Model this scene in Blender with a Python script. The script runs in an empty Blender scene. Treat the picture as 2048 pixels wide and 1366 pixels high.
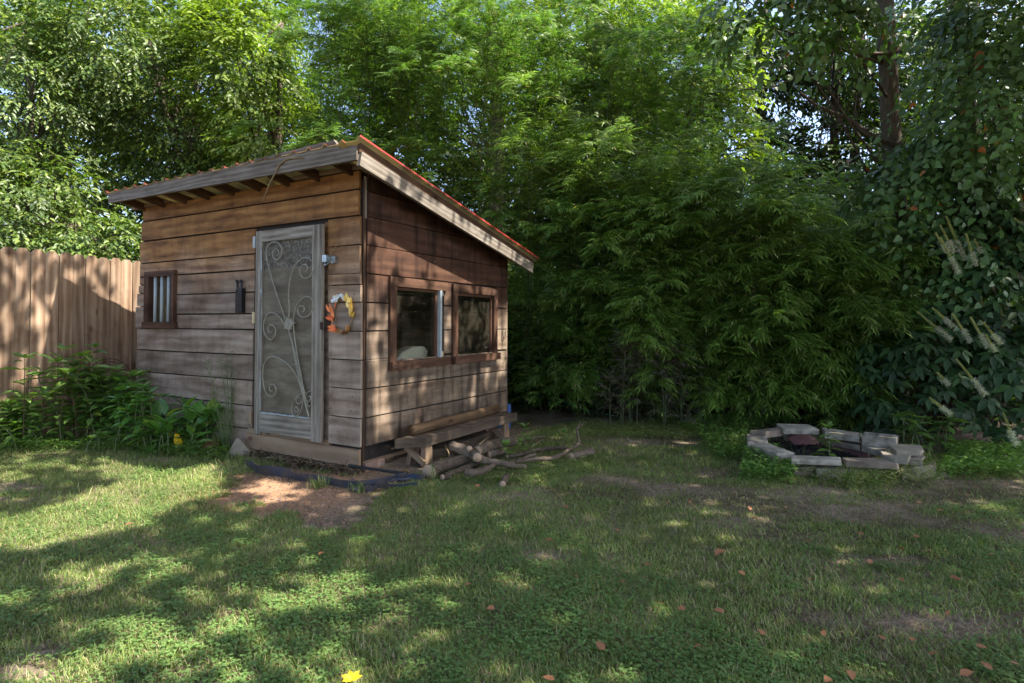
import bpy, bmesh, math, numpy as np
from mathutils import Vector, Matrix
R = np.random.default_rng(7)
C = bpy.context.scene.collection
sc = bpy.context.scene
# ------------------------------------------------------------------ camera
F, PITCH, ROLL, CY, H = 1162., .01564, .00323, 627.1, 1.28
cam = bpy.data.cameras.new('camera'); co = bpy.data.objects.new('camera', cam); C.objects.link(co)
cam.sensor_width = 36; cam.lens = F/2048*36; cam.shift_y = -(683-CY)/2048; cam.clip_end = 400; cam.clip_start = .05
co.matrix_world = Matrix.Translation((0,0,H)) @ Matrix.Rotation(math.pi/2+PITCH,4,'X') @ Matrix.Rotation(ROLL,4,'Z')
sc.camera = co
# ------------------------------------------------------------------ light
SH = np.array([.991,-.283,1.45]); SUN = SH/np.linalg.norm(SH)
w = bpy.data.worlds.new('World'); sc.world = w; w.use_nodes = True
nt = w.node_tree; sky = nt.nodes.new('ShaderNodeTexSky'); sky.sky_type = 'NISHITA'; sky.sun_disc = False
sky.air_density=.75; sky.dust_density=2.5; sky.ozone_density=.7; sky.sun_elevation = math.asin(SUN[2]); sky.sun_rotation = math.atan2(SUN[0],SUN[1])
nt.nodes['Background'].inputs[1].default_value = .15; nt.links.new(sky.outputs[0], nt.nodes['Background'].inputs[0])
sl = bpy.data.lights.new('sun','SUN'); sl.energy = 4.1; sl.angle = math.radians(.53); sl.color = (1,.93,.82)
so = bpy.data.objects.new('sun', sl); C.objects.link(so)
so.rotation_euler = Vector(SUN).to_track_quat('Z','Y').to_euler()
sc.view_settings.view_transform = 'Standard'; sc.view_settings.look = 'None'; sc.view_settings.gamma = 1
sc.view_settings.exposure = 1.93
sc.cycles.max_bounces = 8; sc.cycles.diffuse_bounces = 4; sc.cycles.transmission_bounces = 6; sc.cycles.transparent_max_bounces = 12

# ------------------------------------------------------------------ pixel -> place helpers
def ray(px, py):
    a = (px-1024)/F; b = -(py-CY)/F; c, s = math.cos(ROLL), math.sin(ROLL)
    X = a*c-b*s; U = a*s+b*c
    return np.array([X, math.cos(PITCH)-U*math.sin(PITCH), math.sin(PITCH)+U*math.cos(PITCH)])
def at(px, py, z=0.):                 # the point of height z seen at a pixel of the photograph
    r = ray(px,py); return r*((z-H)/r[2])+np.array([0,0,H])
def atd(px, py, Y):                   # the point at distance Y ahead seen at a pixel
    r = ray(px,py); return r*(Y/r[1])+np.array([0,0,H])
CXY = np.array([-1.262,4.925]); YAW = math.radians(30)
NS = np.array([math.cos(YAW),-math.sin(YAW)]); SD = np.array([math.sin(YAW),math.cos(YAW)])
def onplane(px, py, n, off):
    r = ray(px,py); t = (np.dot(CXY,n)+off)/np.dot(r[:2],n); return r*t+np.array([0,0,H])
def fw(px, py, off=0.):               # front wall plane -> shed coordinates
    p = onplane(px,py,-SD,off); d = p[:2]-CXY; return np.array([np.dot(d,NS),np.dot(d,SD),p[2]])
def sw(px, py, off=0.):               # side wall plane -> shed coordinates
    p = onplane(px,py,NS,off); d = p[:2]-CXY; return np.array([np.dot(d,NS),np.dot(d,SD),p[2]])
def s2w(p): return np.array([CXY[0]+NS[0]*p[0]+SD[0]*p[1], CXY[1]+NS[1]*p[0]+SD[1]*p[1], p[2]])
def w2g(p): return np.array(p[:2])-SH[:2]/SH[2]*p[2]      # where its shadow falls on the ground

def vnoise(x, y, sc_=1., seed=0, oct=3):
    x = np.asarray(x,float)*sc_; y = np.asarray(y,float)*sc_; tot = 0; amp = 1; nrm = 0
    for o in range(oct):
        xi = np.floor(x).astype(np.int64); yi = np.floor(y).astype(np.int64); fx = x-xi; fy = y-yi
        fx = fx*fx*(3-2*fx); fy = fy*fy*(3-2*fy)
        def h(a,b):
            n = (a*374761393+b*668265263+(seed+o)*982451653) & 0x7fffffff
            n = ((n ^ (n>>13))*1274126177) & 0x7fffffff
            return ((n ^ (n>>16)) & 0xffff)/65535.
        v = (h(xi,yi)*(1-fx)+h(xi+1,yi)*fx)*(1-fy)+(h(xi,yi+1)*(1-fx)+h(xi+1,yi+1)*fx)*fy
        tot = tot+v*amp; nrm += amp; amp *= .5; x = x*2+17.3; y = y*2+9.1
    return tot/nrm
def inpoly(x, y, poly):
    c = np.zeros(np.shape(x),bool); n = len(poly)
    for i in range(n):
        x0,y0 = poly[i][:2]; x1,y1 = poly[(i+1)%n][:2]
        if y0 == y1: continue
        k = ((y0>y)!=(y1>y)) & (x < (x1-x0)*(y-y0)/(y1-y0)+x0); c ^= k
    return c
def gh(x, y):                         # gentle unevenness of the lawn
    return (vnoise(x,y,.9,3,2)-.5)*.05*np.clip((3.2+0*x),0,1)

# ------------------------------------------------------------------ materials
def newmat(name):
    m = bpy.data.materials.new(name); m.use_nodes = True; n = m.node_tree.nodes; l = m.node_tree.links
    return m, n, l, n['Principled BSDF'], n['Material Output']
def ramp(n, stops):
    r = n.new('ShaderNodeValToRGB'); e = r.color_ramp.elements
    while len(e) < len(stops): e.new(.5)
    for k,(p,c) in enumerate(stops): e[k].position = p; e[k].color = (*c,1)
    return r
def mixc(n, l, f, a, b, mode='MIX'):
    m = n.new('ShaderNodeMix'); m.data_type = 'RGBA'; m.blend_type = mode
    for i,v in ((0,f),(6,a),(7,b)):
        if hasattr(v,'links') or hasattr(v,'is_linked'): l.new(v, m.inputs[i])
        elif i == 0: m.inputs[0].default_value = v
        else: m.inputs[i].default_value = (*v,1)
    return m.outputs[2]
def noise(n, l, vec, scale, detail=4, rough=.55, dist=0):
    t = n.new('ShaderNodeTexNoise'); t.inputs['Scale'].default_value = scale; t.inputs['Detail'].default_value = detail
    t.inputs['Roughness'].default_value = rough; t.inputs['Distortion'].default_value = dist
    if vec is not None: l.new(vec, t.inputs['Vector'])
    return t.outputs['Fac']
def maprange(n, l, v, a, b, c=0, d=1):
    m = n.new('ShaderNodeMapRange'); l.new(v, m.inputs[0])
    for i,x in enumerate((a,b,c,d)): m.inputs[i+1].default_value = x
    return m.outputs[0]
def mathn(n, l, op, a, b):
    m = n.new('ShaderNodeMath'); m.operation = op
    for i,v in enumerate((a,b)):
        if isinstance(v,(int,float)): m.inputs[i].default_value = v
        else: l.new(v, m.inputs[i])
    return m.outputs[0]
def leafmat(name, stops, trans=.4, rough=.45, spec=.4, patch=(.6,1.25), tcol=None, pscale=1.1):
    m, n, l, p, out = newmat(name)
    g = n.new('ShaderNodeNewGeometry'); r = ramp(n, stops); l.new(g.outputs['Random Per Island'], r.inputs[0])
    f = maprange(n,l,noise(n,l,g.outputs['Position'],pscale,3),.3,.7,patch[0],patch[1])
    hsv = n.new('ShaderNodeHueSaturation'); l.new(r.outputs[0],hsv.inputs['Color']); l.new(f,hsv.inputs['Value'])
    l.new(hsv.outputs[0], p.inputs['Base Color']); p.inputs['Roughness'].default_value = rough
    p.inputs['Specular IOR Level'].default_value = spec
    if trans:
        t = n.new('ShaderNodeBsdfTranslucent'); ms = n.new('ShaderNodeMixShader'); ms.inputs[0].default_value = trans
        l.new(mixc(n,l,1.,hsv.outputs[0],tcol or (1.5,1.7,.5),'MULTIPLY'), t.inputs[0])
        l.new(p.outputs[0],ms.inputs[1]); l.new(t.outputs[0],ms.inputs[2]); l.new(ms.outputs[0],out.inputs[0])
    return m
def woodmat(name, cols, grain=(1.3,9), contrast=.85, bump=.5, stain=None, zmix=None, rough=.8, ringy=.5, vary=.35, knots=True, drips=0, saw=0, splash=0):
    """cols: dark, mid, light. UV runs along the board (u, metres) and across it (v)."""
    m, n, l, p, out = newmat(name)
    uv = n.new('ShaderNodeUVMap'); mp = n.new('ShaderNodeMapping'); l.new(uv.outputs[0],mp.inputs[0]); mp.inputs['Scale'].default_value = (grain[0],grain[1],1)
    a = noise(n,l,mp.outputs[0],1.8,8,.6,.5)
    mp2 = n.new('ShaderNodeMapping'); l.new(uv.outputs[0],mp2.inputs[0]); mp2.inputs['Scale'].default_value = (.55,max(2.2,grain[1]*.3),1)
    wv = n.new('ShaderNodeTexWave'); wv.wave_type='BANDS'; wv.bands_direction='Y'; wv.inputs['Scale'].default_value = 1.1
    wv.inputs['Distortion'].default_value = 9; wv.inputs['Detail'].default_value = 2.5; wv.inputs['Detail Scale'].default_value=.8; l.new(mp2.outputs[0],wv.inputs[0])
    big = noise(n,l,uv.outputs[0],2.3,3)
    s = mathn(n,l,'ADD',mathn(n,l,'MULTIPLY',a,1-ringy*.5),mathn(n,l,'MULTIPLY',wv.outputs['Fac'],ringy*.35))
    s = mathn(n,l,'ADD',mathn(n,l,'MULTIPLY',s,.75),mathn(n,l,'MULTIPLY',big,.3))
    r = ramp(n,[(.5-.2/contrast,cols[0]),(.52,cols[1]),(.5+.24/contrast,cols[2])]); l.new(s,r.inputs[0]); col = r.outputs[0]
    g = n.new('ShaderNodeNewGeometry')
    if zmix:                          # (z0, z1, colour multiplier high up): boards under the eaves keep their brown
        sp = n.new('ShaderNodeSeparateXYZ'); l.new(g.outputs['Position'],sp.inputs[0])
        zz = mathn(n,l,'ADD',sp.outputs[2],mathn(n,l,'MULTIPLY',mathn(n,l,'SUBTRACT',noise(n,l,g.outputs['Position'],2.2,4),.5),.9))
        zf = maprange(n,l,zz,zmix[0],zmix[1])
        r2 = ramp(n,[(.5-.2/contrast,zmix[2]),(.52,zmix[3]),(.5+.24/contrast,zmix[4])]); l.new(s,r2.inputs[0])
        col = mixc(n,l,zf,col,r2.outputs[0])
    if stain:                         # (colour, amount): soaked-in dark blotches
        sn = maprange(n,l,noise(n,l,g.outputs['Position'],3.1,5,.6,.5),.52,.68,0,stain[1])
        col = mixc(n,l,sn,col,stain[0],'MULTIPLY')
    if splash:
        sp2 = n.new('ShaderNodeSeparateXYZ'); l.new(g.outputs['Position'],sp2.inputs[0])
        sz_ = mathn(n,l,'ADD',sp2.outputs[2],mathn(n,l,'MULTIPLY',mathn(n,l,'SUBTRACT',noise(n,l,g.outputs['Position'],5,5,.65),.5),1.1))
        col = mixc(n,l,maprange(n,l,sz_,.25,.75,splash,0),col,(.38,.36,.34),'MULTIPLY')
    if drips:
        mp3 = n.new('ShaderNodeMapping'); l.new(g.outputs['Position'],mp3.inputs[0]); mp3.inputs['Scale'].default_value=(9,9,1.1)
        dn = maprange(n,l,noise(n,l,mp3.outputs[0],1.,4,.5),.5,.66,0,drips)
        col = mixc(n,l,dn,col,(.3,.28,.3),'MULTIPLY')
    if knots:
        vo = n.new('ShaderNodeTexVoronoi'); mp4 = n.new('ShaderNodeMapping'); l.new(uv.outputs[0],mp4.inputs[0]); mp4.inputs['Scale'].default_value=(2.1,4.2,1); l.new(mp4.outputs[0],vo.inputs[0])
        vo.inputs['Scale'].default_value = 1.
        kf = maprange(n,l,vo.outputs['Distance'],.05,.13,.75,0)
        col = mixc(n,l,kf,col,(.3,.2,.14),'MULTIPLY')
    oi = n.new('ShaderNodeObjectInfo'); rnd = mathn(n,l,'FRACT',mathn(n,l,'ADD',g.outputs['Random Per Island'],oi.outputs['Random']),0)
    if saw:
        mp5 = n.new('ShaderNodeMapping'); l.new(uv.outputs[0],mp5.inputs[0]); mp5.inputs['Scale'].default_value=(11,1.2,1)
        col = mixc(n,l,maprange(n,l,noise(n,l,mp5.outputs[0],1.,3,.6),.45,.7,0,saw),col,(.62,.58,.55),'MULTIPLY')
        mp6 = n.new('ShaderNodeMapping'); l.new(uv.outputs[0],mp6.inputs[0]); mp6.inputs['Scale'].default_value=(1.2,5,1)
        col = mixc(n,l,maprange(n,l,noise(n,l,mp6.outputs[0],1.,5,.6,.8),.47,.66,0,.6),col,(.45,.36,.31),'MULTIPLY')
    v = maprange(n,l,rnd,0,1,1-vary,1+vary)
    hs = n.new('ShaderNodeHueSaturation'); l.new(col,hs.inputs['Color']); l.new(v,hs.inputs['Value']); col = hs.outputs[0]
    l.new(col,p.inputs['Base Color']); p.inputs['Roughness'].default_value = rough; p.inputs['Specular IOR Level'].default_value=.25
    b = n.new('ShaderNodeBump'); b.inputs['Strength'].default_value=bump; b.inputs['Distance'].default_value=.004; l.new(s,b.inputs['Height']); l.new(b.outputs[0],p.inputs['Normal'])
    return m
def plain(name, col, rough=.6, metal=0, var=.25, scale=25, bump=.2, col2=None, detail=6, spec=.5):
    m, n, l, p, out = newmat(name); tc = n.new('ShaderNodeTexCoord')
    f = noise(n,l,tc.outputs['Object'],scale,detail)
    c2 = col2 or tuple(c*(1-var) for c in col)
    r = ramp(n,[(.35,c2),(.65,col)]); l.new(f,r.inputs[0]); l.new(r.outputs[0],p.inputs['Base Color'])
    p.inputs['Roughness'].default_value=rough; p.inputs['Metallic'].default_value=metal; p.inputs['Specular IOR Level'].default_value=spec
    if bump:
        b=n.new('ShaderNodeBump'); b.inputs['Strength'].default_value=bump; b.inputs['Distance'].default_value=.005; l.new(f,b.inputs['Height']); l.new(b.outputs[0],p.inputs['Normal'])
    return m

# ------------------------------------------------------------------ mesh helpers
def raw_mesh(name, verts, faces, mat, parent=None, smooth=False, uvs=None, k=None):
    """verts (N,3) array, faces (M,k) int array of equal-sized faces"""
    me = bpy.data.meshes.new(name); verts = np.asarray(verts,np.float32); faces = np.asarray(faces,np.int32); k = faces.shape[1]
    me.vertices.add(len(verts)); me.vertices.foreach_set('co',verts.ravel())
    me.loops.add(faces.size); me.loops.foreach_set('vertex_index',faces.ravel())
    me.polygons.add(len(faces)); me.polygons.foreach_set('loop_start',np.arange(0,faces.size,k,dtype=np.int32))
    me.update(calc_edges=True)
    if uvs is not None:
        u = me.uv_layers.new(name='UVMap'); u.data.foreach_set('uv',np.asarray(uvs,np.float32).ravel())
    if smooth: me.polygons.foreach_set('use_smooth',np.ones(len(faces),bool))
    me.materials.append(mat); o = bpy.data.objects.new(name,me); C.objects.link(o)
    if parent is not None: o.parent = parent
    return o
class MB:
    def __init__(s): s.v=[]; s.f=[]; s.uv=[]; s.m=[]
    def face(s, idx, uv, mi=0): s.f.append(idx); s.uv += uv; s.m.append(mi)
    def board(s, p0, p1, up, w_, t, seg=1, jw=0., jt=0., w1=None, mi=0, cap=True):
        """a sawn board from p0 to p1 (centre line); up = width direction, t = thickness"""
        p0=np.array(p0,float); p1=np.array(p1,float); d=p1-p0; L=np.linalg.norm(d); d/=L; up=np.array(up,float); up-=d*np.dot(up,d); up/=np.linalg.norm(up); th=np.cross(d,up)
        b=len(s.v); ou,ov=R.uniform(0,60),R.uniform(0,60); w1=w_ if w1 is None else w1
        for k in range(seg+1):
            f=k/seg; c=p0+d*L*f; ww=w_+(w1-w_)*f
            ju=R.uniform(-jw,jw,2); jj=R.uniform(-jt,jt)
            for a,bb in ((-1,-1),(1,-1),(1,1),(-1,1)):
                s.v.append(c+up*(a*ww/2+ju[0 if a<0 else 1])+th*(bb*t/2+jj))
        wd=(0,w_,w_+t,2*w_+t,2*w_+2*t)
        for k in range(seg):
            u0,u1=ou+L*k/seg,ou+L*(k+1)/seg
            for q in range(4):
                i0=b+4*k+q; i1=b+4*k+(q+1)%4
                s.face((i0,i1,i1+4,i0+4),[(u0,ov+wd[q]),(u0,ov+wd[q+1]),(u1,ov+wd[q+1]),(u1,ov+wd[q])],mi)
        if cap:
            e=b+4*seg; q=[(ou,ov),(ou+.02,ov),(ou+.02,ov+w_),(ou,ov+w_)]
            s.face((b+3,b+2,b+1,b),q,mi); s.face((e,e+1,e+2,e+3),q,mi)
    def box(s, lo, hi, mi=0):
        lo=np.array(lo,float); hi=np.array(hi,float); sz=hi-lo; ax=int(np.argmax(sz)); o=[a for a in range(3) if a!=ax]
        c=(lo+hi)/2; p0=c.copy(); p1=c.copy(); p0[ax]=lo[ax]; p1[ax]=hi[ax]; up=np.zeros(3)
        up[o[0] if sz[o[0]]>=sz[o[1]] else o[1]]=1; wd=max(sz[o[0]],sz[o[1]]); t=min(sz[o[0]],sz[o[1]])
        s.board(p0,p1,up,wd,t,mi=mi)
    def tube(s, pts, rad, n=8, mi=0, cap=True, smooth=True):
        pts=np.array(pts,float); m=len(pts); rad=np.broadcast_to(np.array(rad,float),(m,)) if np.ndim(rad)==0 or len(np.atleast_1d(rad))==m else np.interp(np.linspace(0,1,m),np.linspace(0,1,len(rad)),rad)
        tg=np.gradient(pts,axis=0); tg/=np.linalg.norm(tg,axis=1)[:,None]+1e-9
        r0=np.cross(tg[0],[0,0,1.]); 
        if np.linalg.norm(r0)<.1: r0=np.cross(tg[0],[1.,0,0])
        b=len(s.v); acc=0; ou,ov=R.uniform(0,60,2)
        for k in range(m):
            r0=r0-tg[k]*np.dot(r0,tg[k]); r0/=np.linalg.norm(r0); r1=np.cross(tg[k],r0)
            for q in range(n):
                a=2*math.pi*q/n; s.v.append(pts[k]+rad[k]*(math.cos(a)*r0+math.sin(a)*r1))
        for k in range(m-1):
            L=np.linalg.norm(pts[k+1]-pts[k])
            for q in range(n):
                q2=(q+1)%n; v0,v1=ov+2*math.pi*rad[k]*q/n,ov+2*math.pi*rad[k]*(q+1)/n
                s.face((b+k*n+q,b+k*n+q2,b+(k+1)*n+q2,b+(k+1)*n+q),[(ou+acc,v0),(ou+acc,v1),(ou+acc+L,v1),(ou+acc+L,v0)],mi)
            acc+=L
        if cap:
            q=[(ou+.5*math.cos(2*math.pi*i/n)*.1,ov+.1*math.sin(2*math.pi*i/n)) for i in range(n)]
            s.face(tuple(b+i for i in range(n))[::-1],q,mi if cap is True else cap); s.face(tuple(b+(m-1)*n+i for i in range(n)),q,mi if cap is True else cap)
    def prism(s, top, h, jit=0., mi=0, taper=0.):
        """top: list of 3D points, extruded down by h"""
        top=np.array(top,float); n=len(top); c=top.mean(0); b=len(s.v); ou,ov=R.uniform(0,60,2)
        for p in top: s.v.append(p+R.uniform(-jit,jit,3)+(c-p)*taper*np.array([1,1,0]))
        for p in top: s.v.append(p-np.array([0,0,h])+R.uniform(-jit,jit,3)*.5)
        s.face(tuple(b+i for i in range(n)),[(ou+p[0],ov+p[1]) for p in top],mi); s.face(tuple(b+n+i for i in range(n))[::-1],[(ou+p[0],ov+p[1]) for p in top],mi)
        for i in range(n):
            j=(i+1)%n; L=np.linalg.norm(top[i]-top[j])
            s.face((b+i,b+n+i,b+n+j,b+j),[(ou,ov),(ou,ov+h),(ou+L,ov+h),(ou+L,ov)],mi)
    def build(s, name, mats, parent=None, smooth=False, bevel=0.):
        me=bpy.data.meshes.new(name); me.from_pydata([tuple(v) for v in s.v],[],s.f)
        u=me.uv_layers.new(name='UVMap'); u.data.foreach_set('uv',np.array(s.uv,np.float32).ravel())
        for m in (mats if isinstance(mats,(list,tuple)) else [mats]): me.materials.append(m)
        me.polygons.foreach_set('material_index',np.array(s.m,np.int32))
        bm=bmesh.new(); bm.from_mesh(me); bmesh.ops.recalc_face_normals(bm,faces=bm.faces)
        if bevel: bmesh.ops.bevel(bm,geom=list(bm.edges),offset=bevel,segments=2,profile=.6,affect='EDGES',clamp_overlap=True)
        bm.to_mesh(me); bm.free()
        if smooth: me.polygons.foreach_set('use_smooth',np.ones(len(me.polygons),bool))
        o=bpy.data.objects.new(name,me); C.objects.link(o)
        if parent is not None: o.parent=parent
        return o
def tag(o, label=None, cat=None, group=None, kind=None):
    for k,v in (('label',label),('category',cat),('group',group),('kind',kind)):
        if v: o[k]=v
    return o
def empty(name, loc, label, cat, group=None, rz=0.):
    o=bpy.data.objects.new(name,None); C.objects.link(o); o.location=loc; o.rotation_euler.z=rz; o.empty_display_size=.1
    return tag(o,label,cat,group)
def smooth_path(pts, n=6):
    pts=np.array(pts,float); P=np.vstack([2*pts[0]-pts[1],pts,2*pts[-1]-pts[-2]]); out=[]
    for i in range(1,len(P)-2):
        for t in np.linspace(0,1,n,endpoint=False):
            a,b,c,d=P[i-1],P[i],P[i+1],P[i+2]
            out.append(.5*((2*b)+(-a+c)*t+(2*a-5*b+4*c-d)*t*t+(-a+3*b-3*c+d)*t**3))
    out.append(pts[-1]); return np.array(out)
# leaf templates: x along the leaf 0..1, y -.5..+.5 (times width), z lift (times length)
T_LANCE=(np.array([[0,0,0],[.3,.5,.02],[.3,-.5,.02],[.55,0,.03],[1,0,-.12]]),np.array([[0,3,1],[0,2,3],[1,3,4],[3,2,4]]))
T_OVATE=(np.array([[0,0,0],[.28,.48,.05],[.28,-.48,.05],[.5,0,-.02],[.66,.38,.02],[.66,-.38,.02],[1,0,-.14]]),np.array([[0,3,1],[0,2,3],[1,3,4],[3,2,5],[4,3,6],[3,5,6]]))
T_HEART=(np.array([[.08,0,0],[-.04,.28,.03],[-.04,-.28,.03],[.25,.52,.05],[.25,-.52,.05],[.45,0,-.04],[.7,.3,0],[.7,-.3,0],[1.05,0,-.12]]),np.array([[0,5,1],[0,2,5],[1,5,3],[5,2,4],[3,5,6],[5,4,7],[6,5,8],[5,7,8]]))
T_BLADE=(np.array([[0,.5,0],[0,-.5,0],[.55,.35,.0],[.55,-.35,.0],[1,0,-.18]]),np.array([[0,1,3],[0,3,2],[2,3,4]]))
def unit(a): return a/(np.linalg.norm(a,axis=-1,keepdims=True)+1e-9)
def leaves(name, P, D, N, L, W, tmpl, mat, parent=None):
    tv,tf=tmpl; P=np.asarray(P,float); n=len(P); D=unit(np.asarray(D,float)); N=np.asarray(N,float)
    N=unit(N-D*(N*D).sum(-1,keepdims=True)); B=np.cross(N,D)
    L=np.broadcast_to(L,(n,))[:,None,None]; W=np.broadcast_to(W,(n,))[:,None,None]
    V=P[:,None,:]+D[:,None,:]*tv[None,:,0:1]*L+B[:,None,:]*tv[None,:,1:2]*W+N[:,None,:]*tv[None,:,2:3]*L
    Fc=(tf[None]+np.arange(n)[:,None,None]*len(tv)).reshape(-1,3)
    return raw_mesh(name,V.reshape(-1,3),Fc,mat,parent)
def rdir(n): return unit(R.normal(size=(n,3)))

# ------------------------------------------------------------------ materials used
M={}
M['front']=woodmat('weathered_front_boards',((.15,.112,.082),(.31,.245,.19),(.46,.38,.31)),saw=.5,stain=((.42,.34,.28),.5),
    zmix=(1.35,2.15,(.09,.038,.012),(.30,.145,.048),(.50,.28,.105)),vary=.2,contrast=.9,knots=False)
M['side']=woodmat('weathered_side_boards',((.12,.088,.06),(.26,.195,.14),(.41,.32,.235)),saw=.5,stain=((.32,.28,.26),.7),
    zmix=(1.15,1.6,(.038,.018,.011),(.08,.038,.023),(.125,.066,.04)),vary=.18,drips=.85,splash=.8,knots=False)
M['brownframe']=woodmat('brown_window_frame',((.035,.017,.01),(.09,.045,.027),(.17,.095,.062)),stain=((.3,.25,.22),.8),vary=.2,knots=False)
M['greywood']=woodmat('grey_weathered_wood',((.07,.055,.042),(.185,.158,.13),(.31,.28,.24)),grain=(1.6,20),contrast=.95,bump=.9,vary=.1,stain=((.5,.42,.36),.4))
M['doorwood']=woodmat('door_frame_wood',((.085,.07,.052),(.25,.222,.18),(.43,.395,.34)),grain=(1.4,18),contrast=1.0,bump=1.,vary=.08,stain=((.6,.5,.42),.4),ringy=.5,knots=False)
M['newwood']=woodmat('tan_treated_wood',((.13,.085,.05),(.24,.165,.105),(.33,.245,.165)),ringy=.6,vary=.15,contrast=.8)
M['darkwood']=woodmat('dark_rafter_wood',((.03,.016,.01),(.075,.04,.022),(.13,.08,.05)),vary=.3)
M['interior']=plain('shade_dark_lining',(.018,.013,.01),.9)
M['fence']=woodmat('fence_pine',((.14,.08,.05),(.31,.215,.145),(.46,.36,.275)),grain=(.8,11),contrast=.8,ringy=.8,vary=.28,stain=((.55,.5,.46),.6),bump=.3)
M['benchwood']=woodmat('old_bench_plank',((.035,.026,.018),(.095,.07,.05),(.2,.145,.095)),stain=((.25,.24,.2),.8),vary=.15)
M['bark']=woodmat('grey_brown_bark',((.035,.025,.018),(.12,.088,.063),(.25,.2,.155)),grain=(9,20),bump=1.2,ringy=.2,vary=.3,knots=False,stain=((.5,.5,.42),.6))
M['trunk']=woodmat('dark_tree_bark',((.03,.022,.016),(.085,.065,.048),(.17,.14,.11)),grain=(3,14),bump=1.2,ringy=.2,knots=False)
M['cutwood']=plain('cut_log_end',(.45,.31,.2),.8,0,.3,40)
M['postwood']=woodmat('peeled_round_post',((.055,.03,.016),(.14,.085,.045),(.26,.17,.095)),vary=.1,stain=((.5,.35,.25),.7))
M['rust']=plain('rusted_wire',(.07,.04,.03),.8,.3,.5,60)
M['scroll']=plain('painted_scroll_metal',(.33,.31,.235),.5,.2,.35,40,.1)
M['black']=plain('black_metal',(.02,.022,.024),.4,.4,.3,50,.1)
M['galv']=plain('galvanised_latch',(.45,.5,.52),.35,.8,.4,60)
M['white']=plain('white_vinyl_strip',(.40,.46,.48),.5,0,.12,12,.05)
M['hinge']=plain('yellowed_plate',(.62,.5,.28),.6,0,.2,30)
M['block']=plain('grey_concrete_block',(.31,.28,.23),.95,0,.4,14,1.,(.13,.108,.08))
M['block2']=plain('brown_stained_block',(.24,.19,.145),.95,0,.4,9,1.,(.11,.085,.065)); M['block3']=plain('pale_lichened_block',(.38,.345,.285),.95,0,.4,11,1.,(.18,.155,.12))
M['stone_tan']=plain('tan_field_stone',(.28,.24,.18),.9,0,.4,12,.8,(.2,.17,.13))
M['stone_red']=plain('red_flat_stone',(.24,.11,.105),.9,0,.3,14,.5,(.15,.08,.08))
M['brick']=plain('weathered_brick',(.30,.17,.12),.95,0,.4,18,.6,(.2,.15,.12))
M['edging']=plain('black_plastic_edging',(.035,.05,.085),.38,0,.5,9,.2,(.09,.075,.065))
M['ash']=plain('ash_and_mulch',(.05,.042,.036),.95,0,.6,30,1.)
M['terracotta']=plain('terracotta',(.26,.11,.06),.85,0,.35,25,.3)
M['cushion']=plain('white_plastic_lid',(.72,.69,.6),.5,0,.05,6,.0)
M['rope']=plain('green_garden_cord',(.04,.2,.14),.6,0,.3,20,.1)
M['twine']=plain('dry_stem',(.27,.2,.1),.8,0,.4,30,.2)
# roof: red on top, olive underneath
m,n,l,p,out=newmat('red_corrugated_roof'); p.inputs['Base Color'].default_value=(.4,.05,.03,1); p.inputs['Roughness'].default_value=.45
tc=n.new('ShaderNodeTexCoord'); rr=ramp(n,[(.3,(.42,.06,.04)),(.7,(.27,.035,.025))]); l.new(noise(n,l,tc.outputs['Object'],5),rr.inputs[0]); l.new(rr.outputs[0],p.inputs['Base Color']); M['trimred']=m.copy(); t=n.new('ShaderNodeBsdfTranslucent'); t.inputs[0].default_value=(.6,.5,.3,1); ms=n.new('ShaderNodeMixShader'); ms.inputs[0].default_value=.2; l.new(p.outputs[0],ms.inputs[1]); l.new(t.outputs[0],ms.inputs[2]); l.new(ms.outputs[0],out.inputs[0]); M['roof']=m
m,n,l,p,out=newmat('olive_roof_underside'); tc=n.new('ShaderNodeTexCoord'); rr=ramp(n,[(.3,(.42,.39,.25)),(.7,(.28,.26,.16))]); l.new(noise(n,l,tc.outputs['Object'],6),rr.inputs[0]); l.new(rr.outputs[0],p.inputs['Base Color']); p.inputs['Roughness'].default_value=.6
t=n.new('ShaderNodeBsdfTranslucent'); t.inputs[0].default_value=(.55,.5,.24,1); ms=n.new('ShaderNodeMixShader'); ms.inputs[0].default_value=.4; l.new(p.outputs[0],ms.inputs[1]); l.new(t.outputs[0],ms.inputs[2]); l.new(ms.outputs[0],out.inputs[0]); M['roofunder']=m
# window glass with dust
m,n,l,p,out=newmat('dusty_window_glass'); p.inputs['Base Color'].default_value=(.22,.19,.13,1); p.inputs['Roughness'].default_value=.7
gl=n.new('ShaderNodeBsdfGlossy'); gl.inputs['Roughness'].default_value=.03; tr=n.new('ShaderNodeBsdfTransparent'); tr.inputs[0].default_value=(.75,.78,.72,1)
fr=n.new('ShaderNodeFresnel'); fr.inputs[0].default_value=1.5; ms=n.new('ShaderNodeMixShader'); l.new(fr.outputs[0],ms.inputs[0]); l.new(tr.outputs[0],ms.inputs[1]); l.new(gl.outputs[0],ms.inputs[2])
tc=n.new('ShaderNodeTexCoord'); d1=maprange(n,l,noise(n,l,tc.outputs['Object'],3.,6,.65,1.2),.42,.8,.015,.2); m2=n.new('ShaderNodeMixShader'); l.new(d1,m2.inputs[0]); l.new(ms.outputs[0],m2.inputs[1]); l.new(p.outputs[0],m2.inputs[2]); l.new(m2.outputs[0],out.inputs[0]); M['glass']=m
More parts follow.
